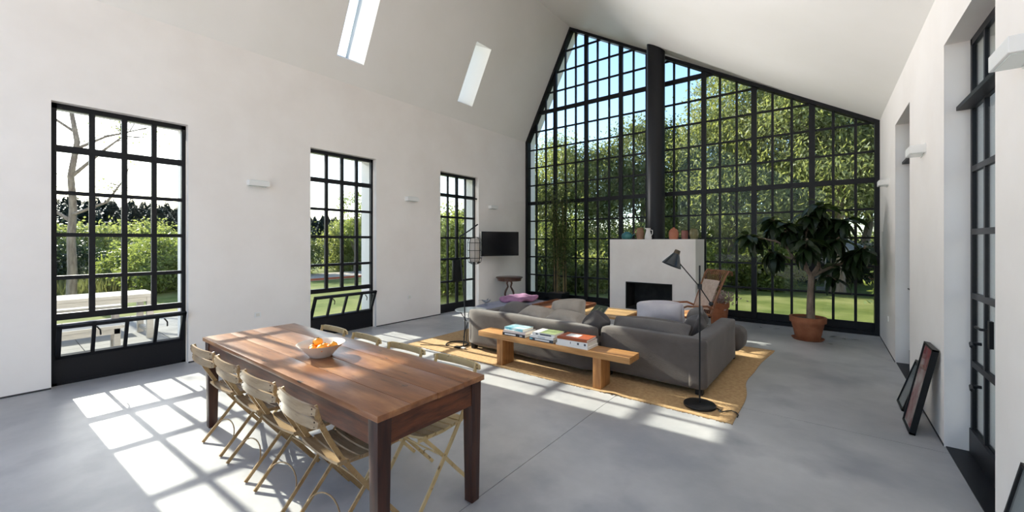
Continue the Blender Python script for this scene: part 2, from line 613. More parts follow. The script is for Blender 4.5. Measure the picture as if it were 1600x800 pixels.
def mapR(u, v, w_):
    return Vector((XR, u, ZR)) + dR * v + nR * w_


perforated('ceiling_slope', [YB, YO], [-0.6, lenR], lambda u, v: False, mapR, RTH, M_ceiling, ceiling)

# rear end of the hall: unseen gable, opened wide without glass to let in fill daylight
bm = bmesh.new()
b_box(bm, (0.35, YB, 2.2), (0.7, 0.3, 4.4))
b_box(bm, (XR - 0.35, YB, 1.85), (0.7, 0.3, 3.7))
for (xa, za), (xb, zb_) in (((0, ZL), (RX, RZ)), ((RX, RZ), (XR, ZR))):
    q = [bm.verts.new((x, YB + e, z - dz)) for e in (-.15, .15) for x, z, dz in ((xa, za, 0), (xb, zb_, 0), (xb, zb_, .45), (xa, za, .45))]
    for f in ((0, 1, 2, 3), (7, 6, 5, 4), (0, 4, 5, 1), (1, 5, 6, 2), (2, 6, 7, 3), (3, 7, 4, 0)):
        bm.faces.new([q[i] for i in f])
bmesh.ops.recalc_face_normals(bm, faces=bm.faces[:])
from_bm('wall_back', bm, M_plaster)['kind'] = 'structure'

for nm, X, ops, sg in (('shadow_gap_left', 0.0, LW, 1), ('shadow_gap_right', XR, RW, -1)):  # black strips colour in the shade of the gap at the wall foot
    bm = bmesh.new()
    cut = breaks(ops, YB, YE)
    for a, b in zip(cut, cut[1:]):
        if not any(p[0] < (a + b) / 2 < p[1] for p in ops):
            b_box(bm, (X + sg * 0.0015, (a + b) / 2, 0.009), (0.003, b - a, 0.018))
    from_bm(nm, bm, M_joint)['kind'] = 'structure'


# ------------------------------------------------------------------ side windows and doors
def glazing(root, X, sg, y0, y1, kind, detail=True):
    """Steel glazing at plane X; sg = direction into the room. kind: hopper | door"""
    D = 0.055 if kind == 'hopper' or X < 1 else 0.03
    fw = 0.042
    bm = bmesh.new()
    for a, b, c_, d in ((y0, y0 + fw, 0, HEAD), (y1 - fw, y1, 0, HEAD), (y0, y1, HEAD - fw - .012, HEAD), (y0, y1, 0.0, 0.03)):
        b_box(bm, (X, (a + b) / 2, (c_ + d) / 2), (D, b - a, d - c_))
    from_bm('frame', bm, M_steel, root)
    n = 4
    yc = [y0 + fw + (y1 - y0 - 2 * fw) * k / n for k in range(n + 1)]
    bw = 0.052 if kind == 'hopper' else 0.034
    zb = [2.66, 2.165, 1.69, 1.205]
    if kind == 'hopper':
        zb += [0.765]
        kick = 0.30
    else:
        zb += [0.69]
        kick = 0.19
    zlow = 0.765 if kind == 'hopper' else kick
    for k in range(1, n):
        b = bw * (2.0 if kind == 'door' and k == 2 else 1.0)
        top = HEAD if kind == 'hopper' or k != 2 else HEAD
        ubox('mullion', (X, yc[k], (zlow + HEAD) / 2), (D * .8, b, HEAD - zlow), M_steel, root)
    for z in zb:
        thick = 0.075 if z in (2.66, 0.765) else 0.044
        ubox('glazing_bar', (X + sg * .002, (y0 + y1) / 2, z), (D * .86, y1 - y0, thick), M_steel, root)
    if kind == 'door':
        ubox('transom_ledge', (X + sg * 0.05, (y0 + y1) / 2, 2.645), (0.08, y1 - y0, 0.03), M_steel, root)
    box('kick_panel', (X, (y0 + y1) / 2, kick / 2), (0.045, y1 - y0 - .01, kick), M_steel, root)
    edges = sorted([HEAD - fw] + zb + ([] if kind == 'hopper' else [kick]))
    for za, zc in zip(edges, edges[1:]):
        for k in range(n):
            ubox('pane', (X, (yc[k] + yc[k + 1]) / 2, (za + zc) / 2), (0.006, yc[k + 1] - yc[k], zc - za), M_glass, root)
    if kind == 'hopper':
        # bottom-hung sash leaning into the room
        sash = empty('hopper_sash', (X + sg * .02, 0, kick))
        sash.parent = root
        ang = math.atan2(0.17, 0.385)
        sash.rotation_euler = (0, sg * ang, 0)
        hh = 0.43
        bm = bmesh.new()
        ya, yb = y0 + .03, y1 - .03
        for a, b, c_, d in ((ya, ya + .04, 0, hh), (yb - .04, yb, 0, hh), (ya, yb, hh - .04, hh), (ya, yb, 0, .04)):
            b_box(bm, (0, (a + b) / 2, (c_ + d) / 2), (0.04, b - a, d - c_))
        for k in range(1, n):
            b_box(bm, (0, yc[k], hh / 2), (0.035, .034, hh))
        from_bm('sash_frame', bm, M_steel, sash)
        for k in range(n):
            ubox('pane', (0, (yc[k] + yc[k + 1]) / 2, hh / 2), (0.006, yc[k + 1] - yc[k], hh - .06), M_glass, sash)
        if detail:
            for f in (.27, .8):
                yy = ya + (yb - ya) * f
                tube('catch', [(0.02, yy, hh - .05), (0.045, yy + .03, hh - .09), (0.05, yy + .035, hh - .15)], 0.008, M_black, sash, 6)
    else:
        hx = X + sg * .05
        bm = bmesh.new()
        ym = (y0 + y1) / 2
        b_box(bm, (X + sg * .035, ym + .03, 1.0), (.02, .04, .18))
        b_tube(bm, [(hx, ym + .03, 1.03), (hx + sg * .03, ym + .03, 1.03), (hx + sg * .03, ym + .14, 1.03)], .009, 8)
        from_bm('handle', bm, M_black, root)


WN = 0
for i, (a, b) in enumerate(LW):
    if i == 2:
        r = struct('door_3')
        glazing(r, -0.13, 1, a + .01, b - .01, 'door')
        box('lock_case', (-0.075, 6.63, 0.93), (0.05, 0.27, 0.50), M_black, r, bevel=.006)
    else:
        WN += 1
        r = struct('window_%d' % WN)
        glazing(r, -0.13, 1, a + .005, b - .005, 'hopper', i < 2)
for i, (a, b) in enumerate(RW):
    r = struct('door_%d' % (i + 1 if i < 2 else i + 2))
    glazing(r, XR + 0.155, -1, a + .005, b - .005, 'door')
    box('threshold', (XR + 0.075, (a + b) / 2, 0.004), (0.13, b - a - .01, 0.008), M_steel, r)
    if i == 0:
        for zz in (0.60, 0.90):
            tube('catch', [(XR + .12, 4.22, zz), (XR + .07, 4.22, zz), (XR + .06, 4.14, zz - .01)], .012, M_black, r, 6)

# skylights
for i, (a, b) in enumerate(SKY):
    r = struct('window_%d' % (10 + i))
    p = mapL((a + b) / 2, (s0 + s1) / 2, RTH - .05)
    ang = math.atan2(dL.x, dL.z)
    ubox('pane', p, (0.012, b - a + .1, s1 - s0 + .1), M_glass, r, (0, ang, 0))
    bm = bmesh.new()
    R_ = Matrix.Rotation(ang, 4, 'Y')
    for q, sz in ((mapL(a - .02, (s0 + s1) / 2, RTH + .02), (.06, .05, s1 - s0 + .1)), (mapL(b + .02, (s0 + s1) / 2, RTH + .02), (.06, .05, s1 - s0 + .1)),
                  (mapL((a + b) / 2, s0 - .02, RTH + .02), (.06, b - a + .1, .05)), (mapL((a + b) / 2, s1 + .02, RTH + .02), (.06, b - a + .1, .05))):
        b_box(bm, q, sz, R_)
    from_bm('frame', bm, M_greymetal, r)

# ------------------------------------------------------------------ gable window
gw = struct('window_20')


def gtop(x):
    return min(ZL + SL * x, RZ - SR * (x - RX))


def gl_(z):
    return 0.0 if z <= ZL else (z - ZL) / SL


def gr_(z):
    return XR if z <= ZR else RX + (RZ - z) / SR


bm = bmesh.new()
FY0, FY1 = YE - .002, GY + .06
outline = [(0, 0), (0, ZL), (RX, RZ), (XR, ZR), (XR, 0)]
inset = 0.065


def offset_poly(P, d):
    res = []
    n = len(P)
    cx = sum(p[0] for p in P) / n
    cz = sum(p[1] for p in P) / n
    for i in range(n):
        p0, p1, p2 = Vector(P[i - 1]), Vector(P[i]), Vector(P[(i + 1) % n])
        e1 = (p1 - p0).normalized()
        e2 = (p2 - p1).normalized()
        n1 = Vector((e1.y, -e1.x))
        n2 = Vector((e2.y, -e2.x))
        k = d / (1 + n1.dot(n2))
        res.append(p1 + (n1 + n2) * k)
    return res


inn = offset_poly(outline, inset)
A0 = [bm.verts.new((x, FY0, z)) for x, z in outline]
A1 = [bm.verts.new((x, FY1, z)) for x, z in outline]
B0 = [bm.verts.new((p[0], FY0, p[1])) for p in inn]
B1 = [bm.verts.new((p[0], FY1, p[1])) for p in inn]
for k in range(5):
    j = (k + 1) % 5
    bm.faces.new((A0[k], A0[j], B0[j], B0[k]))
    bm.faces.new((A1[k], B1[k], B1[j], A1[j]))
    bm.faces.new((B0[k], B0[j], B1[j], B1[k]))
    bm.faces.new((A0[k], A1[k], A1[j], A0[j]))
bmesh.ops.recalc_face_normals(bm, faces=bm.faces[:])
from_bm('frame', bm, M_steel, gw)
BAY = XR / 8
xv = [BAY / 3 * k for k in range(25)]
zh = [2.672 + 0.4985 * k for k in range(-5, 10)]
for k, x in enumerate(xv):
    if 0 < k < 24:
        main = k % 3 == 0
        wd = 0.092 if main else 0.040
        t = gtop(x) - 0.02
        ubox('mullion' if main else 'glazing_bar', (x, GY - (0.015 if main else 0), t / 2), (wd, 0.075 if main else 0.05, t), M_steel, gw)
for k, z in enumerate(zh):
    heavy = k in (5, 10)
    a, b = gl_(z) + .02, gr_(z) - .02
    if b - a < .1:
        continue
    ubox('transom' if heavy else 'glazing_bar', ((a + b) / 2, GY + .001 - (.01 if heavy else 0), z), (b - a, 0.072 if heavy else 0.046, 0.092 if heavy else 0.036), M_steel, gw)
for k in range(8):
    box('kick_panel', (BAY * (k + .5), GY, 0.10), (BAY - .06, .045, .20), M_steel, gw)


def clip(poly, f):
    out = []
    for i in range(len(poly)):
        p, q = poly[i - 1], poly[i]
        fp, fq = f(p), f(q)
        if fp * fq < 0:
            t = fp / (fp - fq)
            out.append((p[0] + (q[0] - p[0]) * t, p[1] + (q[1] - p[1]) * t))
        if fq >= 0:
            out.append(q)
    return out


zz = zh + [zh[-1] + .4985]
for i in range(24):
    for j in range(len(zz) - 1):
        x0, x1, z0, z1 = xv[i], xv[i + 1], zz[j], zz[j + 1]
        cs = [(x0, z0), (x1, z0), (x1, z1), (x0, z1)]
        ins = [p[1] < gtop(p[0]) - .02 for p in cs]
        if all(ins):
            ubox('pane', ((x0 + x1) / 2, GY, (z0 + z1) / 2), (x1 - x0, .006, z1 - z0), M_glass, gw)
        else:
            P = clip(cs, lambda p: ZL + SL * p[0] - p[1] - .02)
            if len(P) > 2:
                P = clip(P, lambda p: RZ - SR * (p[0] - RX) - p[1] - .02)
            if len(P) < 3:
                continue
            ar = abs(sum(P[k - 1][0] * P[k][1] - P[k][0] * P[k - 1][1] for k in range(len(P)))) / 2
            if ar < .001:
                continue
            bm = bmesh.new()
            f0 = [bm.verts.new((x, GY - .003, z)) for x, z in P]
            f1 = [bm.verts.new((x, GY + .003, z)) for x, z in P]
            bm.faces.new(f0)
            bm.faces.new(f1[::-1])
            for k in range(len(P)):
                bm.faces.new((f0[k - 1], f1[k - 1], f1[k], f0[k]))
            bmesh.ops.recalc_face_normals(bm, faces=bm.faces[:])
            from_bm('pane', bm, M_glass, gw)

# ------------------------------------------------------------------ fireplace and flue
FX0, FX1, FY, FZ = 2.89, 4.68, 8.46, 1.655
fp = thing('fireplace', 'white plastered fireplace block with square black firebox, in front of the gable window', 'fireplace', ((FX0 + FX1) / 2, FY, 0))
hw = (FX1 - FX0) / 2
bx0, bx1, bz0, bz1 = 3.265 - (FX0 + FX1) / 2, 4.235 - (FX0 + FX1) / 2, 0.17, 0.728
o = perforated('body', [-hw, bx0, bx1, hw], [0, bz0, bz1, FZ], lambda u, v: bx0 < u < bx1 and bz0 < v < bz1, lambda u, v, w_: (u, w_, v), 0.50, M_plaster_fp, fp)
box('back_wall', (0, .61, FZ / 2), (2 * hw, .22, FZ), M_plaster_fp, fp)
bm = bmesh.new()
for c_, s in ((((bx0 + bx1) / 2, .485, (bz0 + bz1) / 2), (bx1 - bx0, .02, bz1 - bz0)),
              ((bx0 + .006, .25, (bz0 + bz1) / 2), (.012, .49, bz1 - bz0)), ((bx1 - .006, .25, (bz0 + bz1) / 2), (.012, .49, bz1 - bz0)),
              (((bx0 + bx1) / 2, .25, bz0 + .006), (bx1 - bx0, .49, .012)), (((bx0 + bx1) / 2, .25, bz1 - .006), (bx1 - bx0, .49, .012))):
    b_box(bm, c_, s)
from_bm('firebox', bm, M_soot, fp)
bm = bmesh.new()
for c_, s in (((bx0 + .008, -.004, (bz0 + bz1) / 2), (.022, .03, bz1 - bz0 + .02)), ((bx1 - .008, -.004, (bz0 + bz1) / 2), (.022, .03, bz1 - bz0 + .02)),
              (((bx0 + bx1) / 2, -.004, bz0), (bx1 - bx0, .03, .022)), (((bx0 + bx1) / 2, -.004, bz1), (bx1 - bx0, .03, .022))):
    b_box(bm, c_, s)
from_bm('firebox_surround', bm, M_black, fp)
FLX, FLY, FLR = 3.775, 8.86, 0.187
flue = thing('flue_pipe', 'tall round black flue pipe rising from the fireplace to the sloping ceiling', 'flue', (FLX, FLY, FZ))
bm = bmesh.new()
seg = 40
r0 = [bm.verts.new((FLR * math.cos(t), FLR * math.sin(t), 0)) for t in [k * 2 * math.pi / seg for k in range(seg)]]
r1 = [bm.verts.new((v.co.x, v.co.y, RZ - SR * (FLX + v.co.x - RX) - FZ + .01)) for v in r0]
for k in range(seg):
    bm.faces.new((r0[k], r0[(k + 1) % seg], r1[(k + 1) % seg], r1[k]))
bm.faces.new(r0[::-1])
bm.faces.new(r1)
from_bm('pipe', bm, M_steel, flue, smooth=True)
bm = bmesh.new()
b_lathe(bm, [(FLR + .004, 0), (FLR + .02, 0), (FLR + .02, .012), (FLR + .004, .012)], seg=40, cap=False)
from_bm('collar', bm, M_steel, flue, smooth=True)


# ------------------------------------------------------------------ pots on the mantel
def pot(name, label, cat, loc, prof, m, handle=None, spout=None, group='pots on the mantel'):
    t = thing(name, label, cat, loc, 0, group)
    lathe('body', prof, m, t, seg=20)
    if handle:
        tube('handle', handle, .009, m, t, 8)
    if spout:
        tube('spout', spout, [.012, .010, .007], m, t, 8)
    return t


MY = 8.62
pot('teapot', 'dark teal glazed round pot with a spout, on the mantel', 'pot', (3.22, MY, FZ),
    [(.075, 0), (.115, .03), (.125, .075), (.105, .125), (.06, .15), (.05, .155), (.045, .165), (.0, .17)], M_teal, None, [(.11, 0, .08), (.16, 0, .105), (.185, 0, .13)])
pot('jug', 'brown stoneware jug with a side handle, on the mantel beside the teal pot', 'jug', (3.53, MY - .03, FZ),
    [(.065, 0), (.075, .03), (.082, .13), (.07, .19), (.062, .225), (.072, .25), (.06, .25), (.05, .2), (.0, .19)], M_browncer,
    [(-.065, 0, .22), (-.12, 0, .21), (-.13, 0, .15), (-.08, 0, .09)])
pot('pitcher', 'tall white glazed pitcher on the mantel beside the flue', 'pitcher', (3.73, MY - .11, FZ),
    [(.07, 0), (.075, .02), (.068, .07), (.045, .16), (.04, .2), (.052, .235), (.042, .235), (.03, .2), (0, .19)], M_whitecer,
    [(.04, 0, .2), (.09, 0, .19), (.09, 0, .12), (.06, 0, .07)], [(-.03, 0, .215), (-.055, 0, .23), (-.075, 0, .235)])
pot('lidded_jar', 'reddish clay jar with a domed lid, on the mantel', 'jar', (4.22, MY, FZ),
    [(.08, 0), (.09, .02), (.10, .1), (.09, .15), (.085, .155), (.08, .18), (.05, .215), (.02, .225), (.022, .245), (.0, .25)], M_redcer)
pot('vase', 'small plum coloured clay vase on the mantel', 'vase', (4.44, MY - .02, FZ),
    [(.055, 0), (.062, .02), (.066, .12), (.06, .16), (.066, .175), (.055, .175), (.05, .12), (0, .1)], M_plum)
pot('vase', 'olive green glazed vase standing last in the mantel row', 'vase', (4.61, MY, FZ),
    [(.06, 0), (.075, .03), (.09, .1), (.08, .17), (.06, .2), (.07, .215), (.06, .215), (.05, .18), (0, .15)], M_olive)

# ------------------------------------------------------------------ dining table, bowl, oranges
TX0, TX1, TY0, TY1, TZ = 2.385, 4.99, 1.128, 1.90, 0.78
tb = thing('dining_table', 'long worn reddish brown wooden dining table with square legs', 'table', ((TX0 + TX1) / 2, (TY0 + TY1) / 2, 0))
hx, hy = (TX1 - TX0) / 2, (TY1 - TY0) / 2
yb_ = [-hy, -hy + .20, -hy + .385, -hy + .59, hy]
for k in range(4):
    a, b = yb_[k] + .0012, yb_[k + 1] - .0012
    box('top_board', (0, (a + b) / 2, TZ - .016), (2 * hx - .006 * (k % 2), b - a, .032), M_tabletop, tb, bevel=.003)
for sx in (-1, 1):
    for sy in (-1, 1):
        bm = bmesh.new()
        x, y = sx * (hx - .06), sy * (hy - .055)
        vs = b_box(bm, (x, y, (TZ - .032) / 2), (.082, .082, TZ - .032))
        for v in vs:
            if v.co.z < .1:
                v.co.x = x + (v.co.x - x) * .78
                v.co.y = y + (v.co.y - y) * .78
        from_bm('leg', bm, M_tableleg, tb, bevel=.004, smooth=True)
for sy in (-1, 1):
    box('apron', (0, sy * (hy - .035), TZ - .032 - .07), (2 * hx - .20, .025, .14), M_tableapron, tb)
for sx in (-1, 1):
    bm = bmesh.new()
    b_box(bm, (sx * (hx - .04), 0, TZ - .032 - .07), (.025, 2 * hy - .19, .14))
    from_bm('apron', bm, M_tableapron, tb)

bw_ = thing('fruit_bowl', 'shallow cream ceramic bowl holding oranges, on the dining table', 'bowl', (3.77, 1.475, TZ))
bowl_prof = [(r * .93, z * .92) for r, z in [(.075, 0), (.08, .004), (.10, .03), (.14, .07), (.172, .102), (.176, .106), (.17, .104), (.135, .075), (.095, .04), (.06, .022), (.0, .018)]]
lathe('body', bowl_prof, M_bowl, bw_, seg=40)


def make_orange(label, loc, r, rz):
    t = thing('orange', label, 'orange', loc, rz, 'oranges in the bowl')
    bm = bmesh.new()
    bmesh.ops.create_uvsphere(bm, u_segments=16, v_segments=10, radius=r)
    for v in bm.verts:
        v.co.z *= .9
        v.co.z += r * .9
    from_bm('peel', bm, M_orange, t, smooth=True, angle=180)
    bm = bmesh.new()
    bmesh.ops.create_icosphere(bm, subdivisions=1, radius=.005)
    bmesh.ops.translate(bm, verts=bm.verts[:], vec=(0, 0, 2 * r * .9))
    from_bm('stem', bm, M_stem, t)
    return t


lab = 'ripe orange lying among others in the cream bowl'
BS = .92
for x, y, z in ((-.065, -.03, .030), (.0, -.062, .030), (.06, -.02, .030), (.045, .05, .030), (-.025, .045, .030), (-.115, .025, .062), (.11, .045, .062), (.105, -.05, .060)):
    make_orange(lab, (3.77 + x * BS, 1.475 + y * BS, TZ + z * .9), .031, x * 40)
make_orange('orange perched on top of the other oranges in the bowl', (3.77 - .03, 1.475 - .005, TZ + .072), .032, 1)


# ------------------------------------------------------------------ folding bistro chairs
def make_chair(label, m_slat, m_frame):
    t = thing('folding_chair', label, 'chair', (0, 0, 0), 0, 'folding chairs around the dining table')
    L = [(-.055, .80), (-.035, .72), (.02, .60), (.085, .48), (.20, .315), (.33, .14), (.435, 0.004)]
    Rr = [(0.0, 0.004), (.13, .15), (.26, .30), (.385, .435)]
    for s in (-1, 1):
        bar('front_leg', [(s * .20, y, z) for y, z in L], .026, .010, m_frame, t)
        bar('rear_leg', [(s * .182, y, z) for y, z in Rr], .022, .010, m_frame, t)
        bar('seat_rail', [(s * .192, .07, .452), (s * .192, .25, .438), (s * .192, .44, .446)], .022, .008, m_frame, t)
    # seat slats, dished from front to rear
    for k in range(6):
        y = .085 + k * .066
        zc = .462 - .012 * math.sin(math.pi * k / 5)
        bm = bmesh.new()
        vs = b_box(bm, (0, 0, 0), (.415, .054, .014))
        bmesh.ops.subdivide_edges(bm, edges=[e for e in bm.edges if abs(e.verts[0].co.x - e.verts[1].co.x) > .1], cuts=6)
        for v in bm.verts:
            v.co.z -= .014 * (1 - (v.co.x / .2075) ** 2)
            if k == 5 and v.co.y > 0:
                v.co.y -= .03 * (abs(v.co.x) / .2075) ** 3
        rot = Matrix.Translation((0, y, zc)) @ Matrix.Rotation((k - 2.5) * .05, 4, 'X')
        bmesh.ops.transform(bm, matrix=rot, verts=bm.verts[:])
        from_bm('seat_slat', bm, m_slat, t)
    # two curved back slats
    for z, y, h in ((.778, -.062, .052), (.708, -.05, .050)):
        bm = bmesh.new()
        n = 10
        half = .232
        rings = []
        for i in range(n + 1):
            x = -half + 2 * half * i / n
            yy = y - .024 * (1 - (x / half) ** 2)
            hh = h / 2 * (1 if 0 < i < n else .62)
            rings.append([bm.verts.new((x, yy - .006, z - hh)), bm.verts.new((x, yy + .006, z - hh)), bm.verts.new((x, yy + .006 + .004, z + hh)), bm.verts.new((x, yy - .006 + .004, z + hh))])
        for A, B in zip(rings, rings[1:]):
            for q in range(4):
                bm.faces.new((A[q], A[(q + 1) % 4], B[(q + 1) % 4], B[q]))
        bm.faces.new(rings[0][::-1])
        bm.faces.new(rings[-1])
        bmesh.ops.recalc_face_normals(bm, faces=bm.faces[:])
        sl = from_bm('back_slat', bm, m_slat, t, smooth=True)
        for s in (-1, 1):
            for dz in (-.012, .012):
                ubox('bolt', (s * .205, y - .002, z + dz), (.007, .018, .007), M_rust, sl)
    # arched brace between the rear legs and a rod between the front ones
    pts = [(.182 * -math.cos(math.pi * k / 12), .075 + .05 * math.sin(math.pi * k / 12), .085 + .10 * math.sin(math.pi * k / 12)) for k in range(13)]
    tube('arched_brace', pts, .0045, m_frame, t, 6)
    tube('cross_rod', [(-.2, .235, .268), (.2, .235, .268)], .006, m_frame, t, 6)
    bar('cross_bar', [(-.19, .385, .428), (.19, .385, .428)], .02, .006, m_frame, t, side=(0, 0, 1))
    return t


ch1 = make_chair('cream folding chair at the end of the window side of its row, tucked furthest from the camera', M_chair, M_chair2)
near_lab = ['worn cream folding chair on the camera side of the table, nearest the patio window',
            'worn cream folding chair on the camera side of the table, second from the patio window',
            'worn cream folding chair on the camera side of the table, third from the patio window',
            'worn cream folding chair on the camera side of the table, beside the front table leg']
far_lab = ['yellowed cream folding chair on the sofa side, its slat against the black window',
           'yellowed cream folding chair on the sofa side, second from the window wall',
           'yellowed cream folding chair on the sofa side, third from the window wall',
           'yellowed cream folding chair on the sofa side, its slatted seat visible under the table end']
ch1['label'] = near_lab[0]
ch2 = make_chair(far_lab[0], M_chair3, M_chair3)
for k, x in enumerate((2.915, 3.43, 3.955, 4.475)):
    c = ch1 if k == 0 else copy_tree(ch1)
    c['label'] = near_lab[k]
    c.location = (x, 1.045, 0)
    c.rotation_euler = (0, 0, (0.03, -.02, .03, -.03)[k])
for k, x in enumerate((2.90, 3.45, 4.01, 4.585)):
    c = ch2 if k == 0 else copy_tree(ch2)
    c['label'] = far_lab[k]
    c.location = (x, 1.985, 0)
    c.scale = (1, 1, .972)
    c.rotation_euler = (0, 0, math.pi + (0.02, -.03, .02, .0)[k])

# ------------------------------------------------------------------ rug
rug = thing('jute_rug', 'large golden jute rug with a frayed edge under the sofas', 'rug', (0, 0, 0))
RX0, RX1, RY0, RY1 = 1.50, 6.04, 4.00, 7.06
nx, ny = 90, 60
gx, gy = np.meshgrid(np.linspace(0, 1, nx), np.linspace(0, 1, ny), indexing='ij')
ex = RX1 + .035 * np.sin(gy * 7 + .6) * (gy - .1) * 2 - .06 * np.exp(-((gy - .42) / .12) ** 2)
X_ = RX0 + (ex - RX0) * gx
Y_ = RY0 + .012 * np.sin(gx * 9) + (RY1 - RY0) * gy
Z_ = .0075 + .002 * np.sin(X_ * 5) * np.sin(Y_ * 4) + .016 * np.exp(-((X_ - 4.92) / .09) ** 2 - ((Y_ - 4.02) / .06) ** 2)
V = np.stack([X_, Y_, Z_], -1).reshape(-1, 3)
idx = np.arange(nx * ny).reshape(nx, ny)
F = np.stack([idx[:-1, :-1], idx[1:, :-1], idx[1:, 1:], idx[:-1, 1:]], -1).reshape(-1, 4)
wv = np_mesh('weave', V, F, M_rug, rug, True)
md = wv.modifiers.new('thick', 'SOLIDIFY')
md.thickness = .007
md.offset = -1
bm = bmesh.new()
for k in range(220):
    x = random.uniform(RX0, RX1)
    y = RY0 + .012 * math.sin((x - RX0) / (RX1 - RX0) * 9)
    l = random.uniform(.006, .02)
    b_box(bm, (x, y - l / 2, .003), (.006, l, .004), Matrix.Rotation(random.uniform(-.6, .6), 4, 'Z'))
fr = from_bm('fringe', bm, M_fringe, rug)
fr['kind'] = 'stuff'

# ------------------------------------------------------------------ sofas
# long sofa, its back to the bench
s1_ = thing('sofa', 'grey fabric sofa with its low back to the oak bench, beige pillows along it', 'sofa', (2.42, 4.40, 0.011), -0.035)
Ls = 2.09
softbox('backrest', (Ls / 2, .10, .32), (Ls, .20, .53), M_sofa, s1_, r=.055, n=14, wob=.008, seed=1)
softbox('arm', (.10, .50, .31), (.21, .98, .46), M_sofa, s1_, r=.06, n=10, seed=2)
softbox('base', (Ls / 2 + .08, .52, .19), (Ls - .18, .92, .22), M_sofa, s1_, r=.03, n=8, seed=3)
for k in range(2):
    softbox('seat_cushion', (.68 + k * .94, .58, .33), (.92, .80, .15), M_sofa, s1_, r=.06, puff=.03, n=9, seed=4 + k)
for x in (.08, Ls - .1):
    for y in (.07, .92):
        box('foot', (x, y + (.22 if y < .1 and x > 1 else 0), .0425), (.07, .07, .085), M_black, s1_)
# corner piece
s2_ = thing('corner_sofa', 'charcoal grey corner sofa section with a high side panel beside the floor lamp', 'sofa', (4.53, 4.50, 0.011), -0.02)
W2, D2 = 1.19, 1.62
softbox('backrest', (W2 / 2, .10, .32), (W2, .20, .53), M_sofa, s2_, r=.05, n=12, wob=.006, seed=11)
softbox('side_panel', (W2 - .10, D2 / 2, .32), (.20, D2, .53), M_sofa, s2_, r=.05, n=12, wob=.006, seed=12)
softbox('base', (W2 / 2, 1.0, .19), (W2 - .08, 1.72, .22), M_sofa, s2_, r=.04, n=8, seed=13)
softbox('seat_cushion', (W2 / 2 - .09, 1.05, .33), (W2 - .20, 1.74, .15), M_sofa, s2_, r=.07, puff=.03, n=10, seed=14)
softbox('seat_cushion', (W2 - .06, 1.80, .28), (.26, .34, .30), M_sofa, s2_, r=.09, puff=.02, n=8, seed=15)
for x in (.08, W2 - .08):
    for y in (.08, 1.75):
        box('foot', (x, y, .0425), (.07, .07, .085), M_black, s2_)


def pillow(label, loc, size, m, rx=0.0, rz=0.0, ry=0.0, seed=0, name='pillow', group=None):
    t = thing(name, label, 'pillow', loc, 0, group)
    R_ = Matrix.Rotation(rz, 4, 'Z') @ Matrix.Rotation(rx, 4, 'X') @ Matrix.Rotation(ry, 4, 'Y')
    o = softbox('cover', (0, 0, 0), size, m, t, r=min(size) * .22, n=14, rot=R_, pinch=.16, wob=.012, seed=seed, puff=.05)
    zmin = min(v.co.z for v in o.data.vertices)
    for v in o.data.vertices:
        v.co.z -= zmin
    return t


G = 'loose pillows on the sofas'
ST = .462
R_ = math.radians
pillow('flat grey beige pillow lying low behind the sofa back, nearest the glass side table', (2.92, 4.92, ST - .02), (.48, .13, .34), M_cush_grey, R_(-74), -.05, 0, 21, group=G)
pillow('cream pillow slumped against the sofa back at its middle', (3.36, 4.84, ST - .02), (.50, .13, .34), M_cush_beige, R_(-68), -.1, 0, 22, group=G)
pillow('sunlit beige pillow leaning along the sofa back behind the book stacks', (3.90, 4.78, ST - .02), (.56, .13, .32), M_cush_beige, R_(-72), .0, 0, 23, group=G)
pillow('large upright beige linen pillow with pointed corners, in front of the dark coffee table', (3.70, 5.20, ST - .02), (.50, .14, .34), M_cush_beige, R_(-40), .25, -.12, 24, group=G)
pillow('dark charcoal pillow standing on its corner between the two sofa backs', (4.38, 4.72, ST - .06), (.26, .12, .26), M_cush_dark, R_(-10), .5, .7, 25, group=G)
pillow('pale lilac white pillow propped up in the corner sofa, before the firebox', (4.90, 5.62, ST - .01), (.62, .17, .30), M_cush_white, R_(-22), .55, .03, 26, group=G)
pillow('long charcoal back cushion inside the corner sofa', (5.00, 4.90, ST - .03), (.94, .15, .25), M_cush_grey, R_(-40), -.03, 0, 27, group=G)
pillow('grey green pillow leaning on the side panel of the corner sofa', (5.36, 5.66, ST - .01), (.46, .16, .27), M_cush_grey, R_(-20), -1.25, 0, 28, group=G)
pillow('grey pillow stuffed between the side panel and the long cushion', (5.44, 5.22, ST - .02), (.42, .15, .24), M_cush_dark, R_(-22), -1.45, 0, 29, group=G)

# ------------------------------------------------------------------ bench and books
be = thing('bench', 'low oak bench with two slab legs, behind the grey sofa', 'bench', (4.035, 4.165, 0.011))
BZ = .40
box('seat_board', (0, 0, BZ - .035), (2.11, .27, .068), M_oak, be, bevel=.004)
for x in (-.69, .68):
    box('slab_leg', (x, -.005, (BZ - .069) / 2), (.098, .235, BZ - .069), M_oak_leg, be, bevel=.003)


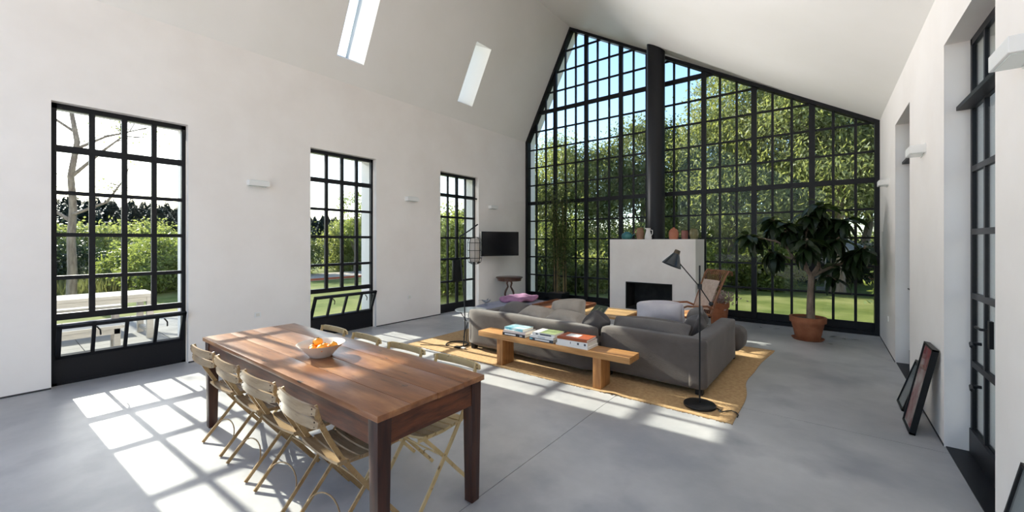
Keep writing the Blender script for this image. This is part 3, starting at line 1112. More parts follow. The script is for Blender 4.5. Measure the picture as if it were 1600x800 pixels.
def book(label, loc, size, rz, mcov, title=None, sleeve=None, name='book', group='books on the oak bench'):
    """A closed hardback lying flat: loc is the centre of its underside; spine on the -y side."""
    L_, D_, H_ = size
    t = thing(name, label, 'book', loc, rz, group)
    c = .003
    box('pages', (0, .003, H_ / 2), (L_ - .012, D_ - .010, H_ - 2 * c), M_page, t)
    bm = bmesh.new()
    b_box(bm, (0, 0, c / 2), (L_, D_, c))
    b_box(bm, (0, 0, H_ - c / 2), (L_, D_, c))
    b_box(bm, (0, -D_ / 2 + .002, H_ / 2), (L_, .005, H_))
    from_bm('cover', bm, mcov, t)
    if title:
        for f, wd, m in title:
            box('spine_lettering', (f * L_, -D_ / 2 - .0008, H_ / 2), (wd * L_, .0012, H_ * .5), m, t)
    if sleeve:
        m, a, b, d = sleeve
        box('cover_picture', (a * L_, b * D_, H_ + .0006), (d[0] * L_, d[1] * D_, .0012), m, t)
    return t


Bk_navy = mat('book_navy', (0.02, 0.022, 0.03), 0.4)
Bk_white = mat('book_white', (0.78, 0.77, 0.75), 0.4)
Bk_blue = mat('book_blue_photo', (0.10, 0.36, 0.46), 0.35, (0.62, 0.74, 0.76), 7, (1, 2, 1), 6, .4, .6)
Bk_pink = mat('book_pinkish', (0.78, 0.66, 0.60), 0.5)
Bk_green = mat('book_green_photo', (0.10, 0.15, 0.05), 0.35, (0.36, 0.42, 0.20), 7)
Bk_slate = mat('book_slate', (0.05, 0.06, 0.08), 0.4)
Bk_orange = mat('book_rust', (0.36, 0.085, 0.025), 0.4)
Bk_grey = mat('book_greyblue', (0.45, 0.50, 0.55), 0.4)
Bk_pic = mat('book_drawing', (0.72, 0.72, 0.72), 0.6, (0.25, 0.26, 0.28), 12, lo=.55, hi=.7)
BT = BZ + .010
bz = BT
st1 = (3.56, 4.175)
book('black spined book at the bottom of the stack nearest the window wall', (st1[0], st1[1], bz), (.35, .25, .038), .02, Bk_navy, [(-.15, .5, Bk_white), (.33, .12, Bk_grey)])
book('pale pink edged book in the middle of the stack nearest the window wall', (st1[0] + .005, st1[1] + .005, bz + .038), (.34, .25, .030), .05, Bk_pink)
book('blue picture book on top of the stack nearest the window wall', (st1[0] - .01, st1[1] + .01, bz + .068), (.30, .23, .032), -.04, Bk_blue)
st2 = (3.985, 4.17)
book('slate spined book at the bottom of the middle stack on the bench', (st2[0], st2[1], bz), (.345, .25, .036), -.02, Bk_slate, [(.05, .6, Bk_white), (-.42, .12, Bk_blue)])
book('white book second from the bottom of the middle stack on the bench', (st2[0] + .005, st2[1], bz + .036), (.335, .25, .030), .0, Bk_white, [(.0, .3, Bk_grey)])
book('green and white picture book on top of the middle stack on the bench', (st2[0] + .02, st2[1] + .01, bz + .066), (.31, .24, .034), .03, Bk_white, [(.1, .5, Bk_slate), (-.3, .1, Bk_slate)], (Bk_green, .14, 0, (.70, .98)))
st3 = (4.40, 4.175)
book('thin white book at the bottom of the stack under the rust red book', (st3[0], st3[1], bz), (.41, .27, .026), .0, Bk_white)
book('thick white spined book beneath the rust red book', (st3[0] + .005, st3[1], bz + .026), (.385, .265, .048), .02, Bk_white, [(-.05, .02, Bk_slate), (.2, .06, Bk_slate), (.42, .06, Bk_slate)])
book('rust red book with a pale picture on its cover, on top of its stack', (st3[0] - .005, st3[1] + .005, bz + .074), (.375, .26, .028), .03, Bk_orange, None, (Bk_pic, -.10, .05, (.42, .55)))

# ------------------------------------------------------------------ floor lamp by the corner sofa
LX, LY = 5.715, 4.235
fl = thing('floor_lamp', 'black floor lamp with cone shade on a swing arm, round base on the rug', 'lamp', (LX, LY, 0.011))
lathe('base', [(.0, 0), (.142, 0), (.146, .006), (.146, .020), (.14, .027), (.02, .030), (.0, .030)], M_black, fl, seg=40, cap=False)
tube('pole', [(0, 0, .02), (0, 0, 1.37)], .008, M_black, fl, 10)
bm = bmesh.new()
b_tube(bm, [(0, -.02, 1.165), (0, .025, 1.165)], .017, 10)
b_box(bm, (0, 0, 1.165), (.035, .03, .05))
from_bm('pivot', bm, M_black, fl)
tail, head = Vector((.088, .063, .995)), Vector((-.164, -.132, 1.405))
tube('arm', [tail, (0, -.014, 1.165), head], .0055, M_black, fl, 8)
bm = bmesh.new()
bmesh.ops.create_uvsphere(bm, u_segments=12, v_segments=8, radius=.022, matrix=Matrix.Translation(tail))
from_bm('counterweight', bm, M_black, fl, smooth=True)
apex = Vector((-.178, -.143, 1.487))
axis = (Vector((-.225, -.178, 1.35)) - apex).normalized()
q = axis.to_track_quat('Z', 'Y').to_matrix().to_4x4()
bm = bmesh.new()
b_lathe(bm, [(.028, 0), (.038, .02), (.094, .128), (.092, .128), (.036, .021), (.0, .012)], seg=32, cap=False)
bmesh.ops.transform(bm, matrix=Matrix.Translation(apex) @ q, verts=bm.verts[:])
from_bm('lamp_shade', bm, M_lampshade, fl, smooth=True)
bm = bmesh.new()
b_lathe(bm, [(.0, -.035), (.026, -.033), (.030, .004), (.0, .004)], seg=20, cap=False)
bmesh.ops.transform(bm, matrix=Matrix.Translation(apex) @ q, verts=bm.verts[:])
from_bm('lamp_socket', bm, M_brass, fl, smooth=True)
cords = thing('lamp_cord', 'black power cord curling from the floor lamp base to the rug corner', 'cord', (LX, LY, 0))
tube('cable', [(.15, .02, .017), (.19, -.005, .017), (.17, -.03, .017), (.20, -.045, .017), (.215, -.02, .018), (.24, .02, .017), (.27, .05, .017), (.31, .03, .017), (.335, -.02, .016), (.33, -.05, .005)], .005, M_black, cords, 6)

# ------------------------------------------------------------------ lantern floor lamp by the long sofa
ln = thing('lantern_lamp', 'black arched floor lamp with a caged paper lantern, ring base at the sofa end', 'lamp', (2.20, 4.42, 0.011))
ring = [(.17 * math.cos(a) - .02, .17 * math.sin(a), .012) for a in [math.radians(d) for d in range(-60, 250, 15)]]
tube('ring_base', ring, .011, M_black, ln, 8)
tube('stem', [(.135, -.02, .012), (.12, .03, .3), (.06, .08, .62), (-.02, .12, 1.0), (-.07, .12, 1.35), (-.08, .12, 1.66)], .009, M_black, ln, 8)
tube('arm', [(-.09, .12, 1.62), (-.08, .12, 1.68), (.04, .20, 1.77), (.155, .28, 1.872)], .011, M_black, ln, 8)
lc = Vector((.115, .25, 0))
tube('hanging_wire', [lc + Vector((0, 0, 1.835)), lc + Vector((0, 0, 1.665))], .003, M_black, ln, 5)
lathe('paper_shade', [(.06, 1.28), (.075, 1.30), (.078, 1.62), (.06, 1.65)], M_paper, ln, (lc.x, lc.y, 0), 20)
bm = bmesh.new()
for k in range(8):
    a = k * math.pi / 4
    pts = [lc + Vector((r * math.cos(a), r * math.sin(a), z)) for r, z in ((.055, 1.665), (.095, 1.64), (.112, 1.58), (.115, 1.46), (.112, 1.34), (.095, 1.275), (.055, 1.25))]
    b_tube(bm, pts, .0045, 5)
for r, z in ((.055, 1.665), (.112, 1.58), (.116, 1.46), (.112, 1.34), (.055, 1.25), (.095, 1.275)):
    b_tube(bm, [lc + Vector((r * math.cos(a), r * math.sin(a), z)) for a in [k * math.pi / 10 for k in range(20)]], .0045, 5, True)
from_bm('lantern_cage', bm, M_black, ln, smooth=True)
pc = thing('power_cord', 'thin dark cord with a plug block lying on the sunlit rug', 'cord', (2.35, 4.27, 0))
tube('cable', [(-.62, -.20, .016), (-.50, -.14, .016), (-.35, -.03, .016), (-.2, .02, .016), (-.06, .02, .017)], .005, M_black, pc, 6)
box('plug_block', (-.02, .02, .026), (.09, .05, .028), M_black, pc, bevel=.004)
box('adapter', (.07, .045, .022), (.07, .05, .02), M_bowl, pc, bevel=.004)

# ------------------------------------------------------------------ glass side table
gt = thing('side_table', 'round glass side table on thin black wire legs at the sofa end', 'side table', (2.13, 4.78, 0.011))
M_topglass = mat('frosted_table_glass', (0.62, 0.68, 0.66), 0.12)
lathe('glass_top', [(.0, .485), (.255, .485), (.26, .49), (.255, .497), (.0, .497)], M_topglass, gt, seg=40, cap=False)
lathe('lower_shelf', [(.0, .31), (.12, .31), (.12, .318), (.0, .318)], M_white, gt, seg=24, cap=False)
for k in range(3):
    a = k * 2.094 + .4
    tube('wire_leg', [(.22 * math.cos(a), .22 * math.sin(a), .485), (.10 * math.cos(a + .3), .10 * math.sin(a + .3), .30), (.2 * math.cos(a + .5), .2 * math.sin(a + .5), .005)], .006, M_black, gt, 6)

# ------------------------------------------------------------------ coffee tables
ct = thing('coffee_table', 'low pale pine coffee table with sunlit plank top before the fireplace', 'coffee table', (3.70, 6.50, 0.011))
for k in range(4):
    box('top_plank', (0, -.33 + k * .22, .375), (.84, .214, .03), M_pine, ct, bevel=.003)
for sx in (-1, 1):
    for sy in (-1, 1):
        box('leg', (sx * .37, sy * .39, .18), (.06, .06, .36), M_oak_leg, ct)
    box('rail', (sx * .37, 0, .325), (.03, .72, .06), M_oak, ct)
ct2 = thing('coffee_table', 'low reddish wood coffee table with raised slatted rim, beside the pale pine one', 'coffee table', (2.80, 6.62, 0.011))
for k in range(5):
    box('top_plank', (0, -.36 + k * .18, .375), (.86, .174, .03), M_cherry, ct2, bevel=.003)
for sx in (-1, 1):
    for sy in (-1, 1):
        box('leg', (sx * .38, sy * .40, .18), (.06, .06, .36), M_cherry, ct2)
    box('rim', (sx * .425, 0, .41), (.02, .90, .04), M_cherry, ct2)
box('rim', (0, .445, .41), (.86, .02, .04), M_cherry, ct2)
tr = thing('serving_tray', 'small white oval dish with dark things on the reddish coffee table', 'tray', (2.92, 6.72, .401))
bm = bmesh.new()
b_lathe(bm, [(.0, 0), (.13, 0), (.16, .03), (.152, .032), (.12, .01), (.0, .01)], seg=28, cap=False)
bmesh.ops.scale(bm, vec=(1, .7, 1), verts=bm.verts[:])
from_bm('dish', bm, M_whitecer, tr, smooth=True)
lathe('cup', [(.025, .012), (.035, .06), (.03, .06), (.02, .02), (0, .02)], M_black, tr, (-.02, 0, 0), 14)
mg = thing('magazine', 'green covered magazine standing tilted on the pine coffee table', 'magazine', (3.74, 6.12, .40), -.3)
Bk_dgreen = mat('magazine_cover', (0.035, 0.06, 0.03), 0.35, (0.45, 0.38, 0.25), 9, lo=.5, hi=.62)
R_ = Matrix.Rotation(math.radians(-50), 4, 'X')
box('pages', (0, .02, .085), (.26, .018, .17), M_page, mg, rot=R_)
box('cover', (0, .02 - .011 * math.cos(math.radians(50)), .085 + .011 * math.sin(math.radians(50)) * 1.0), (.265, .004, .175), Bk_dgreen, mg, rot=R_)

# ------------------------------------------------------------------ day bed, throw and ornament by the window wall
db = thing('daybed', 'low upholstered daybed with a blue grey cover between the sofa and the television', 'daybed', (1.84, 6.20, 0.011))
softbox('mattress', (0, 0, .31), (.72, 1.40, .20), M_bluegrey, db, r=.06, puff=.02, n=8, seed=41)
box('frame', (0, 0, .15), (.68, 1.36, .14), M_cherry, db)
for sx in (-1, 1):
    for sy in (-1, 1):
        box('leg', (sx * .30, sy * .62, .045), (.06, .06, .09), M_cherry, db)
th = thing('throw', 'purple knitted throw heaped on the daybed below the pedestal table', 'throw', (1.90, 6.38, .445))


def throwfn(p, u):
    p.z = max(p.z, -.03) + .02 * math.sin(p.x * 18) * math.sin(p.y * 13)
    return p


softbox('knit', (0, 0, .03), (.50, .70, .10), M_purple, th, r=.05, puff=.04, n=12, wob=.02, seed=42, fn=throwfn)
orn = thing('bird_ornament', 'small grey metal bird ornament standing on the daybed end', 'ornament', (1.72, 5.62, .425))
tube('body', [(-.11, 0, .085), (-.06, 0, .075), (0, 0, .07), (.06, 0, .085), (.10, .0, .11)], [.006, .018, .028, .018, .008], M_greymetal, orn, 10)
for s in (-1, 1):
    tube('wing', [(0, s * .01, .085), (-.03, s * .08, .11), (-.07, s * .15, .10)], [.014, .012, .004], M_greymetal, orn, 8, sx=.4)
for s in (-1, 1):
    tube('leg', [(.01 * s, s * .015, .07), (.015 * s, s * .02, 0)], .006, M_greymetal, orn, 6)

# ------------------------------------------------------------------ pedestal table and television
pt = thing('pedestal_table', 'dark mahogany round pedestal table with a lyre shaped support under the television', 'side table', (0.42, 7.97, 0))
lathe('table_top', [(.0, .665), (.30, .665), (.31, .672), (.31, .69), (.335, .695), (.34, .71), (.33, .72), (.0, .722)], M_mahog, pt, seg=36, cap=False)
lathe('apron', [(.0, .625), (.295, .625), (.30, .665), (.0, .665)], M_mahog, pt, seg=36, cap=False)
for s in (-1, 1):
    tube('lyre_arm', [(s * .03, s * .02, .63), (s * .05, s * .035, .56), (s * .03, s * .02, .47), (s * .075, s * .055, .36), (s * .09, s * .066, .28), (s * .06, s * .045, .19), (s * .03, s * .02, .14)],
         [.026, .024, .022, .026, .026, .024, .028], M_mahog, pt, 10)
lathe('pedestal_base', [(.0, .06), (.17, .06), (.18, .075), (.15, .10), (.06, .13), (.04, .15), (.0, .15)], M_mahog, pt, seg=28, cap=False)
for k in range(4):
    a = k * math.pi / 2 + .4
    tube('foot', [(.13 * math.cos(a), .13 * math.sin(a), .075), (.19 * math.cos(a), .19 * math.sin(a), .05), (.22 * math.cos(a), .22 * math.sin(a), .012)], [.028, .024, .014], M_mahog, pt, 8)

tv = thing('television', 'flat black television on a swivel bracket fixed to the white wall', 'television', (0.34, 7.70, 1.55), math.radians(67))
box('bezel', (0, 0, 0), (1.04, .045, .60), M_black, tv, bevel=.006)
box('screen', (0, -.0235, .008), (1.00, .003, .555), M_screen, tv)
box('bracket_arm', (0, .16, 0), (.05, .30, .06), M_black, tv)
box('bracket_plate', (0, .035, 0), (.3, .03, .3), M_black, tv)


# ------------------------------------------------------------------ wall lights and outlets
def sconce(label, X, sg, y, z, watt=0.0):
    t = thing('wall_sconce', label, 'wall light', (X, y, z), 0, 'white box wall lights')
    bm = bmesh.new()
    b_box(bm, (sg * .055, 0, .0), (.11, .27, .075))
    from_bm('housing', bm, M_white, t, bevel=.004)
    box('back_plate', (sg * .004, 0, 0), (.008, .24, .10), M_white, t)
    box('diffuser', (sg * .055, 0, -.039), (.085, .23, .006), M_topglass, t)
    box('uplight_lens', (sg * .065, 0, .039), (.07, .22, .006), M_topglass, t)
    if watt:
        # added fill lamp over an unlit sconce, tilted to brighten ceiling and opposite wall
        ld = bpy.data.lights.new('fill_light', 'AREA')
        ld.shape = 'RECTANGLE'
        ld.size = .20
        ld.size_y = .06
        ld.energy = watt
        ld.color = (1.0, .985, .97)
        ld.spread = math.radians(64)
        lo = bpy.data.objects.new('fill_light', ld)
        COL.objects.link(lo)
        lo.parent = t
        lo.location = (sg * .075, 0, .055)
        lo.rotation_euler = Vector((sg * 1.0, 0, .30)).to_track_quat('-Z', 'Y').to_euler()
    return t


sconce('white box wall light between the two hopper windows', 0, 1, 2.42, 2.47, FILL_W)
sconce('white box wall light between the second window and the glazed door', 0, 1, 5.23, 2.47, FILL_W)
sconce('white box wall light above the television', 0, 1, 7.78, 2.47, FILL_W)
sconce('white box wall light between the two deep doorways', XR, -1, 5.42, 2.48)
sconce('white box wall light beside the gable window corner', XR, -1, 8.14, 2.48)
sconce('white box wall light on the white pier closest to the camera', XR, -1, 2.86, 2.48)


def outlet(label, X, sg, y, z):
    t = thing('wall_outlet', label, 'outlet', (X, y, z), 0, 'wall outlets')
    box('cover_plate', (sg * .004, 0, 0), (.008, .085, .075), M_white, t, bevel=.002)
    box('socket', (sg * .009, 0, 0), (.003, .05, .045), M_page, t)


outlet('white outlet low on the wall under the first wall light', 0, 1, 2.43, .52)
outlet('white outlet low on the wall before the glazed door', 0, 1, 5.21, .48)
outlet('small outlet low on the wall by the potted tree', XR, -1, 8.10, .475)


# ------------------------------------------------------------------ leaf geometry
def leaf_quads(P, L, W, D=None, droop=0.3, rg=rng, flat=0.0):
    """Diamond leaves at points P. Returns V, F."""
    n = len(P)
    if D is None:
        D = rg.normal(size=(n, 3))
        D[:, 2] -= droop
    D = D / np.linalg.norm(D, axis=1, keepdims=True)
    U = rg.normal(size=(n, 3))
    if flat:
        U = np.cross(D, np.array([0, 0, 1.0])) + flat * rg.normal(size=(n, 3)) * .3
    S = U - D * (U * D).sum(1, keepdims=True)
    S /= np.linalg.norm(S, axis=1, keepdims=True) + 1e-9
    L = np.asarray(L).reshape(-1, 1) * np.ones((n, 1))
    W = np.asarray(W).reshape(-1, 1) * np.ones((n, 1))
    V = np.stack([P, P + D * L * .45 + S * W * .5, P + D * L, P + D * L * .45 - S * W * .5], 1).reshape(-1, 3)
    F = np.arange(4 * n).reshape(n, 4)
    return V, F


def crown_points(blobs, nclump, per, sig, rg, shell=0.55):
    """blobs: list of (cx,cy,cz,rx,ry,rz). Clump centres near the surfaces of ellipsoids, leaves scattered round each."""
    B = np.array(blobs, float)
    vol = (B[:, 3] * B[:, 4] * B[:, 5]) ** .7
    pick = rg.choice(len(B), nclump, p=vol / vol.sum())
    d = rg.normal(size=(nclump, 3))
    d /= np.linalg.norm(d, axis=1, keepdims=True)
    rad = rg.uniform(shell, 1.0, (nclump, 1)) ** .6
    C = B[pick, :3] + d * rad * B[pick, 3:]
    P = np.repeat(C, per, 0) + rg.normal(size=(nclump * per, 3)) * sig
    return C, P


def branch_tree(root, base, top, r, limbs, m, seg=8, part='trunk'):
    bm = bmesh.new()
    b = Vector(base)
    t = Vector(top)
    k = 6
    pts = [b.lerp(t, i / k) + Vector((random.uniform(-1, 1), random.uniform(-1, 1), 0)) * r * .6 * (0 < i) for i in range(k + 1)]
    b_tube(bm, pts, [r * (1.25 if i == 0 else 1 - .5 * i / k) for i in range(k + 1)], seg)
    for f, end, rr in limbs:
        p = b.lerp(t, f)
        e = Vector(end)
        mid = p.lerp(e, .5) + Vector((0, 0, (e - p).length * .08)) + Vector((random.uniform(-1, 1), random.uniform(-1, 1), random.uniform(-1, 1))) * (e - p).length * .06
        b_tube(bm, [p, mid, e], [rr, rr * .7, rr * .3], 6)
    return from_bm(part, bm, m, root, smooth=True)


GZ = -0.12   # ground level outside


def tree(label, x, y, h, blobs, lm, nclump=380, per=58, leaf=(.15, .062), sig=.27, r=.16, droop=.6, name='garden_tree', group='trees beyond the gable window', cat='tree', seed=1, limbs=7, trunk_top=None):
    rg = np.random.default_rng(seed)
    t = thing(name, label, cat, (x, y, GZ), 0, group)
    C, P = crown_points(blobs, nclump, per, sig, rg)
    ok = P[:, 2] > .03
    P = P[ok]
    n = len(P)
    V, F = leaf_quads(P, rg.uniform(.7, 1.3, n) * leaf[0], rg.uniform(.7, 1.3, n) * leaf[1], None, droop, rg)
    np_mesh('foliage', V, F, lm, t)
    tt = trunk_top or (0, 0, h * .62)
    ends = C[rg.choice(len(C), limbs, replace=False)]
    branch_tree(t, (0, 0, 0), tt, r, [(rg.uniform(.35, .95), tuple(e), r * .35) for e in ends], M_treebark)
    return t


# ------------------------------------------------------------------ potted tree by the gable window
pp = thing('potted_tree', 'tall potted tree with drooping paddle leaves, in a terracotta pot by the gable window', 'plant', (6.46, 8.24, 0.0))
lathe('saucer', [(.0, .0), (.20, .0), (.225, .03), (.215, .032), (.19, .012), (.0, .012)], M_terra, pp, seg=36, cap=False)
lathe('terracotta_pot', [(.0, .013), (.165, .013), (.17, .02), (.225, .28), (.225, .285), (.25, .288), (.253, .375), (.225, .378), (.215, .30), (.0, .30)], M_terra, pp, seg=40, cap=False)
lathe('soil', [(.0, .335), (.218, .335), (.216, .30), (.0, .30)], M_soil, pp, seg=24, cap=False)
bm = bmesh.new()
b_tube(bm, [(.04, .02, .32), (.03, .02, .55), (.035, .03, .80), (.05, .04, 1.05)], [.062, .048, .043, .045], 10)
TIPS = []


def limb(pts, r0, r1):
    n = len(pts)
    b_tube(bm, pts, [r0 + (r1 - r0) * i / (n - 1) for i in range(n)], 8)
    TIPS.append((Vector(pts[-1]), (Vector(pts[-1]) - Vector(pts[-2])).normalized()))


O = Vector((.05, .04, 1.03))
RV = Vector((.791, .612, 0))      # sideways in the view
limb([O, (-.01, -.02, 1.15), (-.06, -.03, 1.32), (-.03, -.02, 1.55), (.0, .0, 1.85), (.0, -.03, 2.08)], .034, .02)
limb([O, (.14, .12, 1.2), (.13, .10, 1.38), (.2, .16, 1.5), (.22, .17, 1.75), (.24, .20, 2.0)], .036, .02)
limb([(-.03, -.02, 1.15), (-.18, -.14, 1.32), (-.26, -.2, 1.5), (-.24, -.2, 1.72), (-.28, -.22, 1.92)], .026, .017)
limb([O, (.18, .12, 1.12), (.36, .26, 1.22), (.54, .20, 1.28), (.66, .02, 1.40), (.71, -.10, 1.54)], .03, .018)
limb([(-.26, -.2, 1.5), (-.42, -.32, 1.62), (-.62, -.46, 1.66), (-.82, -.60, 1.72)], .02, .014)
limb([(.2, .16, 1.5), (.1, .3, 1.7), (.05, .42, 1.86)], .02, .014)
limb([(.54, .20, 1.28), (.60, .22, 1.38), (.66, .2, 1.5)], .018, .013)
limb([(.0, .0, 1.85), (.14, .02, 2.05), (.16, .0, 2.24)], .018, .013)
limb([(-.24, -.2, 1.72), (-.42, -.24, 1.9), (-.48, -.28, 2.02)], .018, .013)
limb([(.22, .17, 1.75), (.40, .2, 1.9), (.52, .18, 2.0)], .018, .013)
limb([(.14, .12, 1.2), (.26, .15, 1.05), (.37, .25, .98)], .014, .010)
limb([(.36, .26, 1.22), (.40, .16, 1.18), (.43, .12, 1.16)], .014, .010)
limb([(-.03, -.02, 1.15), (-.06, -.16, 1.32), (-.02, -.30, 1.50), (.0, -.34, 1.66)], .02, .013)
limb([(.13, .10, 1.38), (.28, .02, 1.52), (.40, -.05, 1.68)], .018, .013)
limb([(-.18, -.14, 1.32), (-.38, -.2, 1.38), (-.52, -.34, 1.46)], .018, .012)
from_bm('trunk', bm, M_bark, pp, smooth=True)
rg = np.random.default_rng(5)
count = 0
lm_cache = []
for vi in range(4):
    Lf = (.24, .27, .30, .21)[vi]
    Wf = .072 + .008 * vi
    bend = (.5, .9, 1.2, .7)[vi]
    bm2 = bmesh.new()
    rows = []
    nseg = 6
    ang, y, z = 0.0, 0.0, 0.0
    for i in range(nseg + 1):
        f = i / nseg
        wd = Wf * (math.sin(math.pi * min(1, f ** .75 * .93 + .035)) ** .8) * .5
        rows.append([bm2.verts.new((-wd, y, z + wd * .25)), bm2.verts.new((0, y, z)), bm2.verts.new((wd, y, z + wd * .25))])
        a = bend * f
        y += Lf / nseg * math.cos(a)
        z -= Lf / nseg * math.sin(a)
    for A, B in zip(rows, rows[1:]):
        bm2.faces.new((A[0], A[1], B[1], B[0]))
        bm2.faces.new((A[1], A[2], B[2], B[1]))
    me = bpy.data.meshes.new('paddle_leaf')
    bm2.to_mesh(me)
    bm2.free()
    me.polygons.foreach_set('use_smooth', [True] * len(me.polygons))
    me.materials.append(L_plant)
    lm_cache.append(me)
for tip, d in TIPS:
    nl = 22 if tip.z > 1.3 else 8
    for k in range(nl):
        if count >= 298:
            break
        az = k * 2.399 + rg.uniform(-.3, .3)
        if 6.46 + tip.x - math.sin(az) * .34 > 7.38 or 8.24 + tip.y + math.cos(az) * .34 > 9.2:
            az += math.pi
        o = link('leaf', lm_cache[k % 4], pp)
        back = rg.uniform(0, .16)
        el = rg.uniform(-.95, .5) - back * 2.4
        o.location = tip - d * back
        o.rotation_euler = (el, rg.uniform(-.4, .4), az)
        sc = rg.uniform(1.1, 1.5)
        o.scale = (sc, sc, sc)
        count += 1
# leaves farther down the shoots, past what single parts are for
VV, FF = [], []
base_v = [np.array([v.co for v in m_.vertices]) for m_ in lm_cache]
base_f = [np.array([list(p.vertices) for p in m_.polygons]) for m_ in lm_cache]
off = 0
for tip, d in TIPS:
    for k in range(16 if tip.z > 1.3 else 4):
        az = k * 2.399 + rg.uniform(-.5, .5)
        if 6.46 + tip.x - math.sin(az) * .36 > 7.38 or 8.24 + tip.y + math.cos(az) * .36 > 9.2:
            az += math.pi
        bk_ = rg.uniform(.06, .26)
        M = Matrix.Translation(tip - d * bk_) @ Matrix.Rotation(az, 4, 'Z') @ Matrix.Rotation(rg.uniform(-1.1, .1) - bk_, 4, 'X') @ Matrix.Scale(rg.uniform(1.0, 1.4), 4)
        A_ = np.array(M)
        VV.append(base_v[k % 4] @ A_[:3, :3].T + A_[:3, 3])
        FF.append(base_f[k % 4] + off)
        off += len(base_v[k % 4])
np_mesh('foliage', np.concatenate(VV), np.concatenate(FF), L_plant, pp, True)['kind'] = 'stuff'
for k, (x, y, a) in enumerate(((6.95, 8.55, .4), (6.85, 8.72, 2.1), (7.13, 8.62, 1.2), (6.78, 8.0, .9), (5.75, 8.75, .3), (6.05, 8.85, 1.9))):
    dl = tag(link('fallen_leaf', lm_cache[k % 4]), 'dry fallen leaf lying on the concrete floor near the terracotta pot', 'leaf', 'fallen leaves on the floor')
    dl.location = (x, y, .012)
    dl.rotation_euler = (.0, .05, a)
    dl.scale = (.5, .5, .12)

# ------------------------------------------------------------------ bamboo in a black planter
bb = thing('potted_bamboo', 'tall leafy bamboo in a black square planter beside the gable window', 'plant', (1.33, 8.86, 0))
bm = bmesh.new()
vs = b_box(bm, (0, 0, .155), (.40, .40, .31))
for v in vs:
    if v.co.z < .1:
        v.co.x *= .85
        v.co.y *= .85
from_bm('planter', bm, M_black, bb, bevel=.01)
box('soil', (0, 0, .30), (.36, .36, .03), M_soil, bb)
rg = np.random.default_rng(11)
leafP = []
for k in range(13):
    bx_, by_ = rg.uniform(-.17, .17), rg.uniform(-.17, .12)
    h = rg.uniform(1.7, 2.9)
    lean = rg.normal(size=2) * .12
    if by_ + lean[1] > .25:
        lean[1] = .1
    pts = [(bx_ + lean[0] * f * f, by_ + lean[1] * f * f, .30 + h * f) for f in (0, .25, .5, .75, 1)]
    tube('culm', pts, [.008, .0075, .007, .005, .002], M_culm, bb, 6)
    for j in range(int(h * 95)):
        f = rg.uniform(.22, 1.0) ** .8
        leafP.append((bx_ + lean[0] * f * f + rg.normal() * .15, by_ + lean[1] * f * f + rg.normal() * .10, .30 + h * f + rg.normal() * .08))
leafP = np.array(leafP)
leafP[:, 1] = np.clip(leafP[:, 1], -.5, .26)
V, F = leaf_quads(leafP, rg.uniform(.09, .17, len(leafP)), .02, None, .8, rg)
V[:, 1] = np.minimum(V[:, 1], .36)
np_mesh('foliage', V, F, L_bamboo, bb)['kind'] = 'stuff'

# ------------------------------------------------------------------ small pot with dried flowers
sp = thing('flower_pot', 'terracotta pot of dried pale flowers behind the corner sofa', 'plant', (5.14, 8.22, 0))
lathe('terracotta_pot', [(.0, .0), (.12, .0), (.155, .40), (.172, .405), (.175, .49), (.155, .49), (.14, .42), (.0, .42)], M_terra, sp, seg=28, cap=False)
rg = np.random.default_rng(3)
P = rg.normal(size=(420, 3)) * np.array([.13, .13, .055]) + np.array([0, 0, .57])
V, F = leaf_quads(P, .06, .025, None, -.6, rg)
np_mesh('dried_flowers', V, F, L_dry, sp)['kind'] = 'stuff'
bm = bmesh.new()
for k in range(24):
    e = P[k * 9]
    b_tube(bm, [(e[0] * .25, e[1] * .25, .42), tuple(e)], .003, 4)
from_bm('stem', bm, M_fringe, sp)

# ------------------------------------------------------------------ rattan rocking chair
rc = thing('rocking_chair', 'reddish rattan rocking chair with a curled high back beside the fireplace', 'chair', (4.96, 7.08, 0.011), math.radians(140))
rc.scale = (.92, .96, 1.04)
# local: +y is forward, toward the hearth side; x across
for s in (-1, 1):
    tube('rocker', [(s * .24, -.42, .10), (s * .24, -.25, .035), (s * .24, 0, .014), (s * .24, .25, .035), (s * .24, .42, .09)], .014, M_rattan, rc, 8)
    tube('arm', [(s * .27, -.20, .50), (s * .275, -.08, .545), (s * .28, .12, .545), (s * .28, .30, .56), (s * .28, .40, .53), (s * .275, .42, .46), (s * .27, .36, .40), (s * .25, .27, .38)], .016, M_rattan, rc, 8)
    tube('leg', [(s * .25, .26, .38), (s * .24, .22, .04)], .016, M_rattan, rc, 8)
    tube('leg', [(s * .25, -.18, .40), (s * .24, -.22, .035)], .016, M_rattan, rc, 8)
bm = bmesh.new()
tube('seat_frame', [(-.25, -.18, .40), (.25, -.18, .40), (.27, .28, .38), (-.27, .28, .38)], .017, M_rattan, rc, 8, True)
softbox('woven_seat', (0, .05, .40), (.48, .44, .035), M_rattan_light, rc, r=.017, n=6, wob=.004, seed=61)
bm.free()


def backcurve(x):
    s = x / .27
    return [(x, -.17, .40), (x * 1.0, -.25, .60), (x * 1.05, -.36, .84), (x * 1.1, -.45, 1.02), (x * 1.1, -.50, 1.075), (x * 1.08, -.56, 1.06), (x * 1.05, -.57, 1.0)]


for k in range(13):
    x = -.25 + .5 * k / 12
    tube('back_slat', backcurve(x), (.0065 if 0 < k < 12 else .014), M_rattan, rc, 6)
for i in (1, 2, 4):
    a, b = backcurve(-.25)[i], backcurve(.25)[i]
    tube('back_rail', [a, b], .011, M_rattan, rc, 6)
R_ = Matrix.Rotation(math.radians(25), 4, 'X')
softbox('woven_back_pad', (0, -.27, .70), (.40, .03, .50), M_wicker_pad, rc, r=.014, n=6, rot=R_, wob=.003, seed=62)

